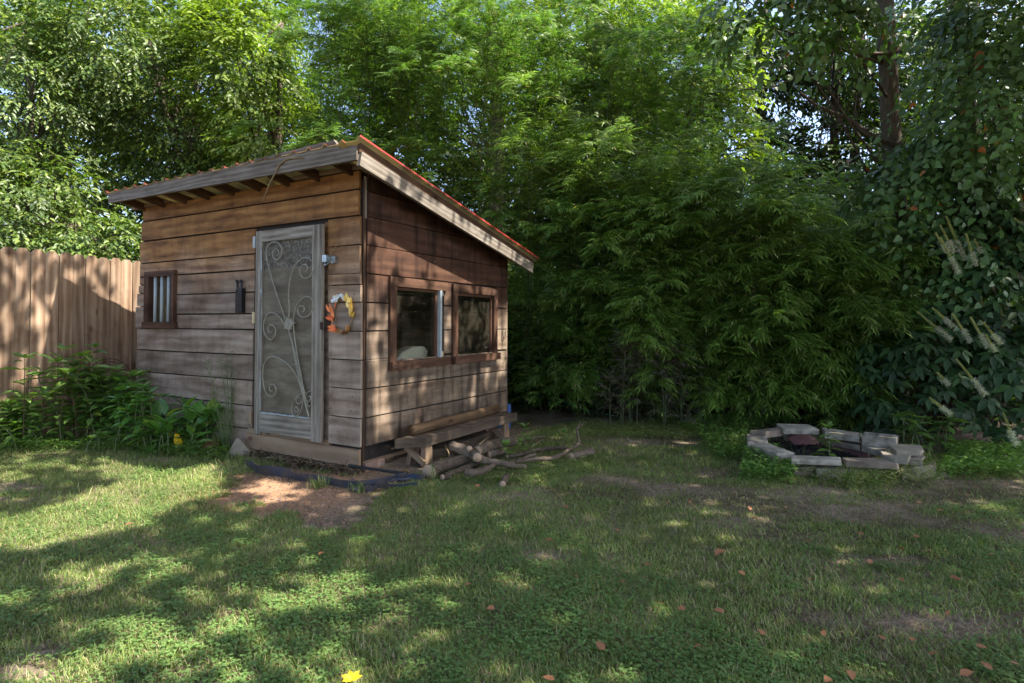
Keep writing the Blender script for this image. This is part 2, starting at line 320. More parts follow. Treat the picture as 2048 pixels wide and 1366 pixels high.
# screen cloth
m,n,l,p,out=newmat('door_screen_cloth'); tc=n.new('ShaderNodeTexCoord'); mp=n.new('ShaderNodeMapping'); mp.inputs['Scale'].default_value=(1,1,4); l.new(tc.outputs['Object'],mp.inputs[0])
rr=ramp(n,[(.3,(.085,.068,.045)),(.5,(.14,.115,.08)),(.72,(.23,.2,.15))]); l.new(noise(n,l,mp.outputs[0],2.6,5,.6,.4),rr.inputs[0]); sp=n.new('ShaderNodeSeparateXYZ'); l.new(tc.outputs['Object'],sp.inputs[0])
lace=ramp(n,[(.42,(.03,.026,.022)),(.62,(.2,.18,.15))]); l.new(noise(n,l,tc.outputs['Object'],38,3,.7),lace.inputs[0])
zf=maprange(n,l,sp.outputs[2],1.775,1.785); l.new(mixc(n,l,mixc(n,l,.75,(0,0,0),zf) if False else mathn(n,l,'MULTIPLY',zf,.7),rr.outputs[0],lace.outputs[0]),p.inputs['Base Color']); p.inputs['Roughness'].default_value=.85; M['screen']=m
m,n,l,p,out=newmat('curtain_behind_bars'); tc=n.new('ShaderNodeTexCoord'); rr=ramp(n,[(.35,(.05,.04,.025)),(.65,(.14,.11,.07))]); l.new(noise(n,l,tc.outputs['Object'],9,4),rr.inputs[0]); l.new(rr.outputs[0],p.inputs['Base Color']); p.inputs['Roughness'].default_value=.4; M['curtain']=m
# soil
m,n,l,p,out=newmat('lawn_soil'); g=n.new('ShaderNodeNewGeometry'); a=noise(n,l,g.outputs['Position'],1.3,5,.6); b=noise(n,l,g.outputs['Position'],45,6,.7)
r1=ramp(n,[(.3,(.15,.11,.08)),(.5,(.27,.205,.155)),(.7,(.40,.32,.25))]); l.new(b,r1.inputs[0])
r2=ramp(n,[(.3,(.06,.065,.03)),(.7,(.17,.14,.08))]); l.new(b,r2.inputs[0])
col=mixc(n,l,maprange(n,l,a,.42,.58),r1.outputs[0],r2.outputs[0])
vm=n.new('ShaderNodeVectorMath'); vm.operation='DISTANCE'; vm.inputs[1].default_value=(-1.75,4.45,0); l.new(g.outputs['Position'],vm.inputs[0])
r3=ramp(n,[(.3,(.22,.12,.07)),(.5,(.36,.215,.13)),(.7,(.48,.31,.2))]); l.new(b,r3.inputs[0])
dd=mathn(n,l,'ADD',vm.outputs['Value'],mathn(n,l,'MULTIPLY',a,.6))
col=mixc(n,l,maprange(n,l,dd,.75,1.15,1,0),col,r3.outputs[0])
l.new(col,p.inputs['Base Color']); p.inputs['Roughness'].default_value=1.; p.inputs['Specular IOR Level'].default_value=.1
bp=n.new('ShaderNodeBump'); bp.inputs['Strength'].default_value=1.; bp.inputs['Distance'].default_value=.02; l.new(b,bp.inputs['Height']); l.new(bp.outputs[0],p.inputs['Normal']); M['soil']=m
# foliage
M['bamboo']=leafmat('bamboo_leaf',[(0,(.055,.125,.022)),(.5,(.095,.19,.034)),(.92,(.16,.28,.05)),(1,(.32,.28,.14))],.35,.38,.6,(.6,1.35))
M['bamboo2']=leafmat('bright_bamboo_leaf',[(0,(.055,.12,.02)),(.6,(.10,.19,.03)),(1,(.165,.28,.05))],.34,.4,.5,(.7,1.25))
M['bamboo3']=leafmat('pale_green_bamboo_leaf',[(0,(.09,.165,.03)),(.6,(.155,.255,.045)),(.95,(.23,.35,.07)),(1,(.36,.32,.17))],.38,.42,.45,(.75,1.3))
M['deadleaf']=leafmat('dry_bamboo_leaf',[(0,(.10,.08,.06)),(1,(.22,.19,.14))],.15,.7,.2)
M['culm']=plain('bamboo_culm_green',(.06,.085,.03),.45,0,.4,14,.05)
M['maple']=leafmat('sunlit_broad_leaf',[(0,(.035,.07,.014)),(.5,(.075,.13,.026)),(.85,(.145,.205,.042)),(1,(.25,.30,.08))],.33,.4,.45,(.7,1.25))
M['dull']=leafmat('blue_green_leaf',[(0,(.035,.07,.035)),(1,(.085,.14,.07))],.25,.45,.5)
M['yellowgreen']=leafmat('backlit_yellow_green_leaf',[(0,(.10,.16,.03)),(.6,(.16,.23,.04)),(1,(.24,.30,.06))],.42,.45,.4)
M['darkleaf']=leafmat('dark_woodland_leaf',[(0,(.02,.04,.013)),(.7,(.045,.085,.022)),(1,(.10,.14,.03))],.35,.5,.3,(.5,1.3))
M['redbud']=leafmat('heart_shaped_leaf',[(0,(.06,.12,.035)),(.6,(.10,.19,.055)),(.985,(.12,.2,.07)),(1,(.5,.09,.02))],.3,.4,.5)
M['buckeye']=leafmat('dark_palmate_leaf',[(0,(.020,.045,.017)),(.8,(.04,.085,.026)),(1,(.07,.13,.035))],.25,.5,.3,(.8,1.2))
M['weed']=leafmat('garden_leaf',[(0,(.085,.16,.04)),(.6,(.14,.25,.055)),(1,(.22,.34,.08))],.35,.4,.5)
M['hosta']=leafmat('glossy_garden_leaf',[(0,(.08,.19,.04)),(.8,(.14,.30,.055)),(1,(.33,.36,.05))],.3,.32,.6)
M['fern']=leafmat('feathery_stem_leaf',[(0,(.06,.13,.025)),(1,(.13,.24,.04))],.3)
M['yellowleaf']=leafmat('yellow_leaf',[(0,(.75,.48,.02)),(1,(.85,.6,.03))],.3)
M['stemg']=plain('green_stem',(.12,.16,.06),.6,0,.4,12,.05)
M['stemr']=plain('reddish_stem',(.13,.08,.04),.6,0,.4,12,.05)
M['flower']=leafmat('white_flower_filament',[(0,(.45,.45,.4)),(1,(.65,.65,.6))],.3)
M['bud']=leafmat('yellow_green_bud',[(0,(.3,.33,.1)),(1,(.5,.5,.2))],.1)
M['grass']=leafmat('lawn_grass',[(0,(.09,.145,.035)),(.4,(.15,.22,.05)),(.72,(.225,.295,.078)),(.86,(.35,.325,.16)),(1,(.46,.38,.23))],.3,.5,.35,(.7,1.3),pscale=1.7)
M['clover']=leafmat('lawn_clover',[(0,(.085,.16,.042)),(1,(.165,.265,.075))],.25,.5,.35)
M['litter']=leafmat('dry_litter',[(0,(.09,.06,.04)),(.6,(.2,.145,.095)),(1,(.34,.27,.19))],.1,.8,.1)
M['orange']=leafmat('fallen_orange_leaf',[(0,(.26,.075,.03)),(.5,(.38,.15,.065)),(1,(.36,.24,.16))],.15,.6,.3)
print('materials ok')

# ================================================================== SETTING
gx=np.concatenate([[-200,-80,-40,-20],np.arange(-12,12.01,.12),[20,40,80,200]]); gy=np.concatenate([[-60,-20,-6],np.arange(-1,12.01,.12),[16,25,50,100,300]])
X,Y=np.meshgrid(gx,gy); Z=gh(X,Y)-.004; nx=len(gx); ny=len(gy)
idx=np.arange(nx*ny).reshape(ny,nx); fc=np.stack([idx[:-1,:-1],idx[:-1,1:],idx[1:,1:],idx[1:,:-1]],-1).reshape(-1,4)
tag(raw_mesh('ground',np.stack([X,Y,Z],-1).reshape(-1,3),fc,M['soil'],smooth=True),kind='structure')

# ---------------- patches where canopy leaves are left out so sun gets through (plan view, on the ground)
LIT=[]
def litp(pts,dens=1.,fn=at): LIT.append(([w2g(fn(*q)) if fn is not at else at(*q)[:2] for q in pts],dens))
litp([(-200,1040),(0,1035),(100,1008),(230,965),(150,938),(260,912),(430,915),(460,965),(440,995),(350,1025),(300,1055),(200,1092),(75,1108),(-200,1110)])
litp([(-200,950),(0,940),(70,925),(80,950),(0,990),(-200,1000)],.8)
litp([(125,1130),(350,1105),(420,1130),(330,1160),(200,1190),(60,1205),(0,1230),(-100,1220),(0,1180)],.75)
litp([(600,1150),(680,1135),(755,1155),(735,1205),(600,1245),(470,1265),(440,1290),(250,1366),(0,1420),(-100,1400),(0,1330),(150,1300),(260,1250),(330,1255),(480,1215)],1.)
litp([(330,1366),(450,1295),(760,1290),(800,1330),(840,1420),(300,1420)],.8)
litp([(-200,1180),(300,1120),(700,1110),(900,1200),(850,1420),(-200,1420)],.42)
litp([(1240,1218),(1320,1220),(1310,1260),(1230,1250)],.9); litp([(1130,1225),(1185,1230),(1170,1300),(1110,1290)],.7); litp([(1030,1320),(1080,1330),(1060,1400),(1010,1400)],.9)
litp([(475,965),(560,950),(625,975),(600,1005),(520,1005)],1.); litp([(900,1000),(960,1005),(950,1035),(890,1030)],.5)
litw=lambda pts,d=1.: litp(pts,d,lambda a,b: s2w(sw(a,b)))
litw([(715,425),(860,510),(1025,600),(1025,745),(985,760),(985,610),(920,600),(830,560),(725,560)])
litw([(722,560),(770,560),(772,740),(785,770),(775,885),(740,895),(735,750),(722,700)])
litw([(770,550),(900,560),(990,600),(990,700),(905,700),(880,620),(775,640)],.85)
litw([(800,738),(815,742),(812,862),(803,852)],.8); litw([(985,735),(1012,735),(998,790),(988,790)],1.); litw([(830,735),(985,725),(985,765),(840,790)],.35)
litp([(848,868),(892,862),(892,890),(878,940),(845,940)],1.,lambda a,b: s2w(sw(a,b,.36)))
litp([(715,270),(1075,500),(1075,560),(715,350)],.9,lambda a,b: s2w(sw(a,b,.27)))
LIT.append(([(-3.6,4.9),(-3.6,5.6),(-4.6,7.6),(-7.5,7.6),(-7.5,4.9)],.62))
LIT.append(([(-4.6,7.6),(-3.3,6.6),(-2.9,7.2),(-3.0,9.),(-2.3,14),(-2.3,30),(-40,30),(-40,5.2),(-7.5,5.0),(-7.5,7.6)],.95))     # trees, fence and bed beyond
LIT.append(([(-2.9,8.3),(-.8,9.),(.3,14),(-2.3,14)],.45))
def lit(x,y):
    d=np.zeros(len(x))
    for poly,v in LIT: d=np.maximum(d,inpoly(x,y,poly)*v)
    return d
# unseen shade-tree canopy, leaves placed only where their shadow should fall
NC=112000
g=np.stack([R.uniform(-9,7.5,NC),R.uniform(-.5,12.5,NC)],1)
jit=R.normal(0,.05,(NC,2)); keep=R.random(NC)>lit(g[:,0]+jit[:,0],g[:,1]+jit[:,1]); keep&=~((g[:,0]<-2.6)&(g[:,1]>7.5)); keep&=~((g[:,1]>7.2)&(R.random(NC)<.55))
g=g[keep]; k=len(g); hmin=np.maximum(5.2,2.0+.62*g[:,1]); hh=hmin+R.random(k)*2.6
P=np.stack([g[:,0]+SH[0]/SH[2]*hh,g[:,1]+SH[1]/SH[2]*hh,hh],1)
vis=(P[:,2]-H)<(.60*P[:,1]); vis&=(np.abs(P[:,0])<P[:,1]*.95); P=P[~vis]
SHADE=[((6.9,2.2),'unseen tree beside the lawn, its broad crown shaped to cast shade'),((9.3,7.6),'unseen tree beyond the fire pit corner, its crown shaped to cast shade'),((1.2,-3.2),'unseen tree behind the viewpoint, its crown shaped to cast shade'),((-6.5,-1.5),'unseen tree at the open end of the lawn, its crown shaped to cast shade')]
own=np.argmin(np.stack([np.hypot(P[:,0]-s[0][0],P[:,1]-s[0][1]) for s in SHADE]),0)
for q,((tx,ty),lab) in enumerate(SHADE):
    t=empty('unseen_shade_tree',(tx,ty,0),lab,'tree'); sel=P[own==q]; n_=len(sel)
    if n_: leaves('crown',sel-[tx,ty,0],rdir(n_),unit(R.normal(size=(n_,3))*.6+SUN),R.uniform(.12,.19,n_),R.uniform(.09,.13,n_),T_OVATE,M['maple'],t)
    mb=MB(); mb.tube(smooth_path([(0,0,-.1),(.08,.05,2.2),(-.05,.1,4.6),(.1,0,7.5)]),[.2,.16,.12,.05],10)
    if n_:
        for e in sel[R.choice(n_,min(16,n_),replace=False)]:
            b=np.array([0,0,R.uniform(3.4,5.6)]); e=e-[tx,ty,0]; mb.tube(smooth_path([b,(b+e)/2+R.normal(0,.25,3)+[0,0,.3],e]),[.06,.03,.01],6)
    mb.build('trunk',M['trunk'],t,True)

# ================================================================== SHED
shed=empty('garden_shed',(CXY[0],CXY[1],0),'small weathered plank shed with sloping red roof, screen door and two side windows','shed',rz=-YAW)
Wd,Dp=3.42,2.36; Z0,PB=.224,.245
zl=lambda i: Z0+(8-i)*PB
RS=.222                                    # roof slope
def roofz(y): return 2.625-RS*(y+.0)       # underside of the roof sheet
# front wall
mb=MB()
def fb(u0,u1,z0,z1,off=.0,t=.024,gap=.014,jt=.002):
    mb.board((-u1,-off-t/2,(z0+z1)/2),(-u0,-off-t/2,(z0+z1)/2),(0,0,1),z1-z0-gap,t,max(1,int((u1-u0)/.35)),.0018,jt)
fb(.03,3.385,2.412,2.575); fb(.035,3.40,zl(0)+.005,2.41,.004)
fb(1.40,3.43,zl(1),zl(0),.001); fb(1.40,3.43,zl(2)+.09,zl(1),.003)
# around the small window (u 2.69..3.27, z 1.27..1.80)
lf=[(zl(2),zl(2)+.088),(1.60,zl(2)),(zl(3),1.60),(zl(4),zl(3))]
for q,(a,b) in enumerate(lf): fb(3.24,3.43+.02*min(q,3),a,b,.003*q)
fb(1.40,2.70,zl(3)+.12,zl(2)+.088); fb(1.40,2.70,zl(3)-.09,zl(3)+.12,.003); fb(1.40,2.70,zl(4)+.0,zl(3)-.09,.001)
fb(1.41,3.47,zl(5),zl(4),.002); fb(1.41,3.48,zl(6),zl(5),.001); fb(1.42,3.48,zl(7),zl(6),.003); fb(1.42,3.48,zl(8)+.02,zl(7),.0); fb(1.45,3.48,.03,zl(8)+.018,-.012)
# column of short boards between the door and the corner
rc=[(zl(1),zl(0),.02,.40),(zl(2),zl(1),.02,.39),(1.60,zl(2),-.0,.385),(zl(3),1.60,-.0,.38)]+[(zl(i+1),zl(i),-.012,.375-.002*i) for i in range(3,8)]
for q,(a,b,u0,u1) in enumerate(rc): fb(u0,u1,a,b,.0+.002*(q%3)+(.012 if q>1 else 0),gap=.009)
fb(.36,.46,.2,2.17,-.014)
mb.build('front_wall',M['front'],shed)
mb=MB(); fb(.36,1.47,.165,.262,.002,.03); mb.board((-1.48,-.030,.137),(.0,-.030,.137),(0,0,1),.142,.036,4,.001,.001); mb.build('rim_board',M['newwood'],shed)
# side wall
mb=MB()
def sb(v0,v1,z0,z1,off=0.,t=.022,gap=.013): mb.board((off+t/2,v0,(z0+z1)/2),(off+t/2,v1,(z0+z1)/2),(0,0,1),z1-z0-gap,t,max(1,int((v1-v0)/.35)),.0018,.0015)
def sbt(v0,v1,z0,z1,off=0.,t=.022):        # board cut to the roof slope at its upper edge
    def top(v): return min(z1-.008,roofz(v)-.02)
    vs=np.linspace(v0,v1,30); vs=vs[[top(v)>z0+.01 for v in vs]]; b=len(mb.v); ou,ov=R.uniform(0,60,2)
    for v in vs:
        for x,z in ((off,z0),(off+t,z0),(off+t,top(v)),(off,top(v))): mb.v.append(np.array([x,v,z]))
    for k in range(len(vs)-1):
        for q in range(4):
            i0=b+4*k+q; i1=b+4*k+(q+1)%4; mb.face((i0,i1,i1+4,i0+4),[(ou+mb.v[i][1],ov+mb.v[i][2]+(.03 if q in(0,2) else 0)) for i in (i0,i1,i1+4,i0+4)])
    mb.face((b+3,b+2,b+1,b),[(ou,ov)]*4); e=len(mb.v)-4; mb.face((e,e+1,e+2,e+3),[(ou,ov)]*4)
sbt(.03,2.34,2.40,2.7,.002); sbt(.02,2.34,zl(0),2.40,.0); sbt(.02,2.35,zl(1),zl(0),.003); sb(.02,2.34,zl(2),zl(1),.001)
W1=(.30,1.13,.93,1.64); W2=(1.26,2.10,.93,1.61)
for i,q in ((2,0),(3,1),(4,2)):
    a,b=zl(i+1),zl(i)
    sb(.02,W1[0]-.003,a,b,.002*(q%2)); sb(W1[1]-.02,W2[0]+.0,a,b,.001); sb(W2[1]-.005,2.355,a,b,.002*((q+1)%2))
sb(.02,2.36,zl(6),zl(5)-.01,.003); 
for a in (W1[0]-.003,W1[1]+.01,): pass
sb(.02,W1[0]-.003,zl(5)-.012,zl(5)+.0,.0,gap=0)
for i in (6,7): sb(.02,2.36+.01*i*.3,zl(i+1),zl(i),.002*(i%2))
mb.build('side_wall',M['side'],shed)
# lining and floor behind the boards, near-black as painted shade in the gaps (with the window holes left open)
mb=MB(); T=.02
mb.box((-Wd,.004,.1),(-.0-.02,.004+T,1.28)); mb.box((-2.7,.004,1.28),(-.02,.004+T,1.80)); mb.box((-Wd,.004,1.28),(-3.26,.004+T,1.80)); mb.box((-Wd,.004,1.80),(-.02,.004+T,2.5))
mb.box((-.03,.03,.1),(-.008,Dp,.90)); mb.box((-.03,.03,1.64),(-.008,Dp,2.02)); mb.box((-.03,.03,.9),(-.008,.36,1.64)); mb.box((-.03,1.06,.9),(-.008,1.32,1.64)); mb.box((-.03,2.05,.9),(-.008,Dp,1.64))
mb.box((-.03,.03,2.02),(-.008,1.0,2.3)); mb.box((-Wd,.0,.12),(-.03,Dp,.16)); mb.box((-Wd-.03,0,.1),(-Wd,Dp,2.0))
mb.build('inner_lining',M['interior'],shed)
mb=MB()
for i in range(8): mb.board((-Wd-.02,Dp+.01,zl(8)+PB*(i+.5)-.03),(.02,Dp+.01,zl(8)+PB*(i+.5)-.03),(0,0,1),PB-.01,.022)
for i in range(8): mb.board((-Wd-.045,.0,zl(8)+PB*(i+.5)),(-Wd-.045,Dp,zl(8)+PB*(i+.5)),(0,0,1),PB-.01,.022)
mb.build('back_wall',M['side'],shed)
mb=MB(); mb.board((.008,.010,zl(0)-.02),(.008,.010,2.52),(0,1,0),.02,.014); mb.build('corner_trim',M['greywood'],shed); mb=MB(); mb.board((.002,.006,.1),(.002,.006,2.5),(0,1,0),.02,.016); mb.build('corner_post',M['darkwood'],shed)
# skirt under the side wall
mb=MB(); mb.board((-.03,.02,.14),(-.03,2.3,.14),(0,0,1),.15,.035,3,.001,.001); mb.build('side_skirt',M['newwood'],shed)
# rafters, fascia, rake, soffit
for k in range(9):
    u=.12+k*.405
    mb=MB(); y0,y1=-.29,Dp+.12; mb.board((-u,y0,roofz(y0)-.055),(-u,y1,roofz(y1)-.055),(0,0,1),.085,.038); mb.build('rafter',M['darkwood'],shed)
mb=MB(); mb.board((.02,-.012,2.60),(-.85,-.012,2.60),(0,0,1),.04,.05); mb.build('eave_block',M['newwood'],shed); mb=MB(); mb.board((-2.9,-.012,2.595),(-3.6,-.012,2.585),(0,0,1),.035,.05); mb.build('eave_block',M['newwood'],shed)
# fascia: cracked and split at its upper end near the corner
mb=MB(); n_=60; b=len(mb.v); us=np.linspace(3.49,-.245,n_)
for i,u in enumerate(us):
    f=i/(n_-1); zt=2.700+.0*f+R.uniform(-.003,.003); zb=2.582-.035*f
    if f>.935: zt-=.03+.02*R.random()
    elif f>.6: zt+= .012+.03*(f-.6)/.33
    for y,z in ((-.30,zb),(-.335,zb),(-.337,zt),(-.302,zt)): mb.v.append(np.array([-u,y+R.uniform(-.0015,.0015),z]))
for k in range(n_-1):
    for q in range(4):
        i0=b+4*k+q; i1=b+4*k+(q+1)%4; mb.face((i0,i1,i1+4,i0+4),[(mb.v[i][0],mb.v[i][2]+(.1 if q in(0,2) else 0)+mb.v[i][1]) for i in (i0,i1,i1+4,i0+4)])
mb.face((b+3,b+2,b+1,b),[(0,0)]*4); e=len(mb.v)-4; mb.face((e,e+1,e+2,e+3),[(0,0)]*4)
for q in range(7): # splinters
    u=.36+R.uniform(0,.35); mb.board((-u-.18,-.325,2.70+R.uniform(-.01,.012)),(-u+R.uniform(.02,.12),-.33,2.715+R.uniform(-.01,.01)),(0,0,1),.012,.01,w1=.003)
mb.build('fascia',M['greywood'],shed)
mb=MB(); mb.board((.255,-.315,2.558),(.255,2.56,1.938),(0,0,1),.115,.035,8,.002,.001); mb.build('rake_board',M['greywood'],shed)
mb=MB(); mb.board((.243,-.31,2.655),(.243,2.57,2.035),(0,0,1),.085,.03); mb.build('rake_backing',M['darkwood'],shed)
# corrugated roof sheet
def corr(name,z_off,mat):
    n_x=190; xs=np.linspace(-3.56,.30,n_x); ys=np.linspace(-.35,2.66,8); v=[]
    for y in ys:
        for i,x in enumerate(xs):
            ph=(x/.19)%1; zz=.034*max(0,1-abs(ph-.5)/.17)-.006
            v.append((x,y,roofz(y)-.006+z_off+zz))
    id_=np.arange(len(v)).reshape(len(ys),n_x); fc=np.stack([id_[:-1,:-1],id_[:-1,1:],id_[1:,1:],id_[1:,:-1]],-1).reshape(-1,4)
    return raw_mesh(name,v,fc,mat,shed)
corr('roof',.003,M['roof']); corr('roof_underside',0,M['roofunder'])
mb=MB(); mb.board((.300,-.355,2.722),(.300,2.665,2.722-.2185*3.02),(0,0,1),.015,.006); mb.build('roof_edge_trim',M['trimred'],shed)
# small barred window in the front wall
def frame_win(name): 
    o=bpy.data.objects.new(name,None); C.objects.link(o); o.parent=shed; return o
win=frame_win('barred_window')
mb=MB(); yf=-.05
for (u0,u1,z0,z1) in ((3.185,3.27,1.27,1.775),(2.69,2.745,1.27,1.775),(2.69,3.27,1.775,1.835),(2.67,3.31,1.205,1.275)):
    mb.box((-u1,yf-.015,z0),(-u0,-.002,z1))
mb.build('frame',M['brownframe'],win)
for u in (3.10,2.97,2.84):
    mb=MB(); mb.tube([(-u-.005,-.03,1.27),(-u,-.03,1.52),(-u,-.03,1.775)],.017,8); mb.build('bar',M['white'],win,True)
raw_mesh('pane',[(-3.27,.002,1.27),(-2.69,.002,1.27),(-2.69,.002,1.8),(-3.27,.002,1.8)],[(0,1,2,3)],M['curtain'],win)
# door: a frame with scrollwork, standing slightly open
door=frame_win('screen_door'); 
du=lambda u: .035+(1.37-u)*.045
def dp(u,z,o=0.): return np.array([-u,-(du(u)+o),z-.012*(1.37-u)*0])
mb=MB(); ul,ur,zb,zt=1.345,.395,.235,2.145; t=.034
def dboard(u0,z0,u1,z1,wd,off=0.,jw=.001): mb.board(dp(u0,z0,off),dp(u1,z1,off),(0,0,1) if abs(z1-z0)<.1 else (1,0,0),wd,t,6,jw,.0008)
dboard(ul-.045,zb-.02,ul-.045,zt,.085); dboard(ur+.065,zb+.0,ur+.065,zt-.01,.12,.002)
dboard(ul-.09,2.09,ur+.126,2.085,.105); dboard(ul-.09,.33,ur+.126,.34,.175)
mb.build('frame',M['doorwood'],door)
mb=MB(); a,b,c,d=dp(1.27,.40,-.01),dp(.5,.40,-.01),dp(.5,2.06,-.01),dp(1.27,2.06,-.01)
nn=14; v=[];  
for i in range(nn):
    for j in range(nn*2):
        f,gz=i/(nn-1),j/(2*nn-1); q=(a*(1-f)+b*f)*(1-gz)+(d*(1-f)+c*f)*gz; q=q+np.array([0,.004*math.sin(6*f+5*gz)+.003*math.sin(17*gz),0]); v.append(q)
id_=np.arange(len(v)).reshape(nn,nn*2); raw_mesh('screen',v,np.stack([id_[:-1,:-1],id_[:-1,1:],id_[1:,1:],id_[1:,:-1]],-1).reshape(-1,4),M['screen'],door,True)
mb=MB(); mb.board(dp(1.262,.44,.012),dp(1.262,2.04,.012),(1,0,0),.012,.006,20,.003,.001); mb.board(dp(1.25,.425,.012),dp(.53,.43,.012),(0,0,1),.012,.006,14,.004,.001); mb.build('screen_bead',M['white'],door)
def Zd(zx,zy,off=.055):
    q=fw(480+zx/2.529,420+zy/2.529,off); q[1]=-(du(-q[0])+.022); return q
curls=[[(365,1045),(348,980),(325,900),(300,790),(275,660),(255,600),(240,550),(185,400),(145,265),(138,215),(150,178),(185,162),(215,180),(223,215),(205,248),(182,247),(172,222),(184,200),(202,203),(205,222),(194,232)],
[(355,1000),(320,850),(292,720),(268,640),(258,590),(262,500),(258,430),(265,360),(290,285),(340,243),(384,262),(390,305),(365,343),(330,340),(318,308),(334,280),(355,283),(359,303),(345,313)],
[(350,960),(330,860),(302,720),(288,620),(284,545),(300,485),(340,443),(378,447),(389,490),(365,535),(325,541),(308,515),(318,488),(338,489),(342,508),(330,518)],
[(262,610),(235,580),(213,545),(180,522),(145,528),(124,575),(130,625),(160,655),(184,637),(187,598),(162,580),(148,600),(155,620),(170,616)],
[(345,950),(320,885),(290,820),(240,767),(180,742),(140,757),(121,800),(123,880),(142,930),(175,943),(191,912),(180,883),(160,885),(157,910),(172,916)],
[(350,920),(310,935),(282,970),(274,1010),(285,1038),(310,1035),(328,1000),(335,950)],
[(376,912),(355,925),(350,950),(362,968),(376,955),(372,940),(362,942)],[(318,945),(300,950),(300,970),(318,978),(326,965)],[(290,1010),(300,1022),(312,1010),(300,995),(288,1000)],[(372,990),(358,985),(358,965)]]
mb=MB()
for cpts in curls:
    pth=smooth_path([Zd(*q) for q in cpts],4); mb.tube(pth,.0062 if len(cpts)>8 else .005,6)
mb.tube(smooth_path([Zd(368,1050),Zd(345,960),Zd(325,880)]),.008,6)
mb.build('scrollwork',M['scroll'],door,True)
mb=MB(); cst=[(250,535),(262,556),(275,545),(280,565),(298,570),(278,585),(275,605),(255,600),(235,602),(240,583),(228,575),(248,566)]
top=[Zd(*q)+np.array([0,-.008,0]) for q in cst]; bk=[p+np.array([0,.012,0]) for p in top]; n_=len(top); b0=len(mb.v); mb.v+=top+bk
mb.face(tuple(range(b0,b0+n_)),[(p[0],p[2]) for p in top]); mb.face(tuple(range(b0+n_,b0+2*n_))[::-1],[(0,0)]*n_)
for i in range(n_): mb.face((b0+i,b0+n_+i,b0+n_+(i+1)%n_,b0+(i+1)%n_),[(0,0)]*4)
mb.build('leaf_ornament',M['scroll'],door)
for z,mk in ((2.045,'white'),(1.32,'hinge'),(.36,'newwood')):
    mb=MB(); u=1.385 if z>1 else 1.42; mb.box((-u-.02,-.045,z-.055),(-u+.02,-.024,z+.055)); 
    if z>1: mb.tube([(-u+.02,-.05,z-.055),(-u+.02,-.05,z+.055)],.007,8)
    mb.build('hinge',M[mk],door)
mb=MB(); mb.box((-.385,-.105,1.80),(-.335,-.03,1.86)); mb.tube(smooth_path([(-.35,-.10,1.80),(-.33,-.12,1.77),(-.31,-.10,1.79),(-.30,-.06,1.83)]),.007,6); mb.box((-.33,-.06,1.79),(-.28,-.028,1.85)); mb.build('latch',M['galv'],door)
mb=MB(); mb.tube(smooth_path([(-.31,-.09,1.84),(-.30,-.07,1.89),(-.27,-.05,1.94),(-.25,-.04,1.97)]),.004,5); mb.build('latch_cord',M['twine'],door)
mb=MB(); mb.box((-.41,-.10,1.215),(-.385,-.085,1.28)); mb.box((-.375,-.055,1.20),(-.345,-.03,1.30)); mb.build('rusty_clasp',M['rust'],door)
# side windows
def side_window(v0,v1,zt,zb,left,right,label,strip):
    o=frame_win('side_window'); mb=MB(); t0,t1=.004,.046
    mb.board((.026,v0,zt-.038),(.026,v1+(.0),zt-.045),(0,0,1),.085,.05,3,.001)
    mb.board((.026,v0+.045,zb),(.026,v0+.045,zt-.08),(0,1,0),.085,.044,3,.001)
    if right: mb.board((.026,v1-.035,zb),(.026,v1-.035,zt-.085),(0,1,0),.07,.044,3,.001)
    mb.board((-.005,left,zb),(-.005,left,zt-.08),(0,1,0),.03,.04); mb.board((-.005,strip,zb),(-.005,strip,zt-.08),(0,1,0),.04,.04); mb.board((-.005,left,zt-.095),(-.005,strip,zt-.095),(0,0,1),.035,.038)
    mb.build('frame',M['brownframe'],o)
    mb=MB(); mb.board((.05,v0-.005,zb-.035),(.05,v1+.012,zb-.028),(0,0,1),.075,.07,3,.002,.001); mb.build('sill',M['brownframe'],o)
    raw_mesh('glass',[(-.004,left,zb),(-.004,strip,zb),(-.004,strip,zt-.08),(-.004,left,zt-.08)],[(0,1,2,3)],M['glass'],o); return o
w1=side_window(.285,1.135,1.685,.925,.375,False,'',1.0)
mb=MB(); mb.box((-.0,1.012,.925),(.050,1.042,1.60)); mb.build('sash_edge',M['white'],w1)
for z in (1.57,.965): mb=MB(); mb.box((.02,1.055,z-.025),(.036,1.085,z+.025)); mb.build('hinge',M['galv'] if z>1 else M['hinge'],w1)
w2=side_window(1.235,2.11,1.675,.925,1.34,True,'',2.035)
mb=MB(); mb.box((-.0,2.018,.925),(.012,2.03,1.59)); mb.box((-.0,1.345,.925),(.012,2.018,.933)); mb.build('sash_edge',M['white'],w2)
mb=MB(); mb.tube(smooth_path([(.035,2.245,1.19),(.045,2.24,1.12),(.04,2.27,1.09),(.04,2.30,1.12),(.035,2.31,1.19)]),.004,5); mb.build('wire_hook',M['rust'],shed)
# nails
for u in (.08,.33,1.47,2.35,3.30):
    for i in range(8):
        for dz in (.06,.17):
            if u==3.30 and 2<=i<=3: continue
            if R.random()<.35: continue
            mb=MB(); z=zl(i+1)+dz+R.uniform(-.01,.01); x=-u+R.uniform(-.015,.015); mb.tube([(x,-.02,z),(x,-.029-(.012 if u<1 and i>1 else 0),z)],.0045,6); mb.build('nail_head',M['rust'],shed)
for v,z in [(.9,1.98),(.95,1.88),(.32,.88),(.62,.875),(1.36,.89),(1.45,.885),(1.9,1.0),(.06,.93),(.5,1.78),(1.12,1.14)]:
    mb=MB(); mb.tube([(.01,v,z),(.088 if z<.9 else .028,v,z)],.005,6); mb.build('nail_head',M['galv'],shed)
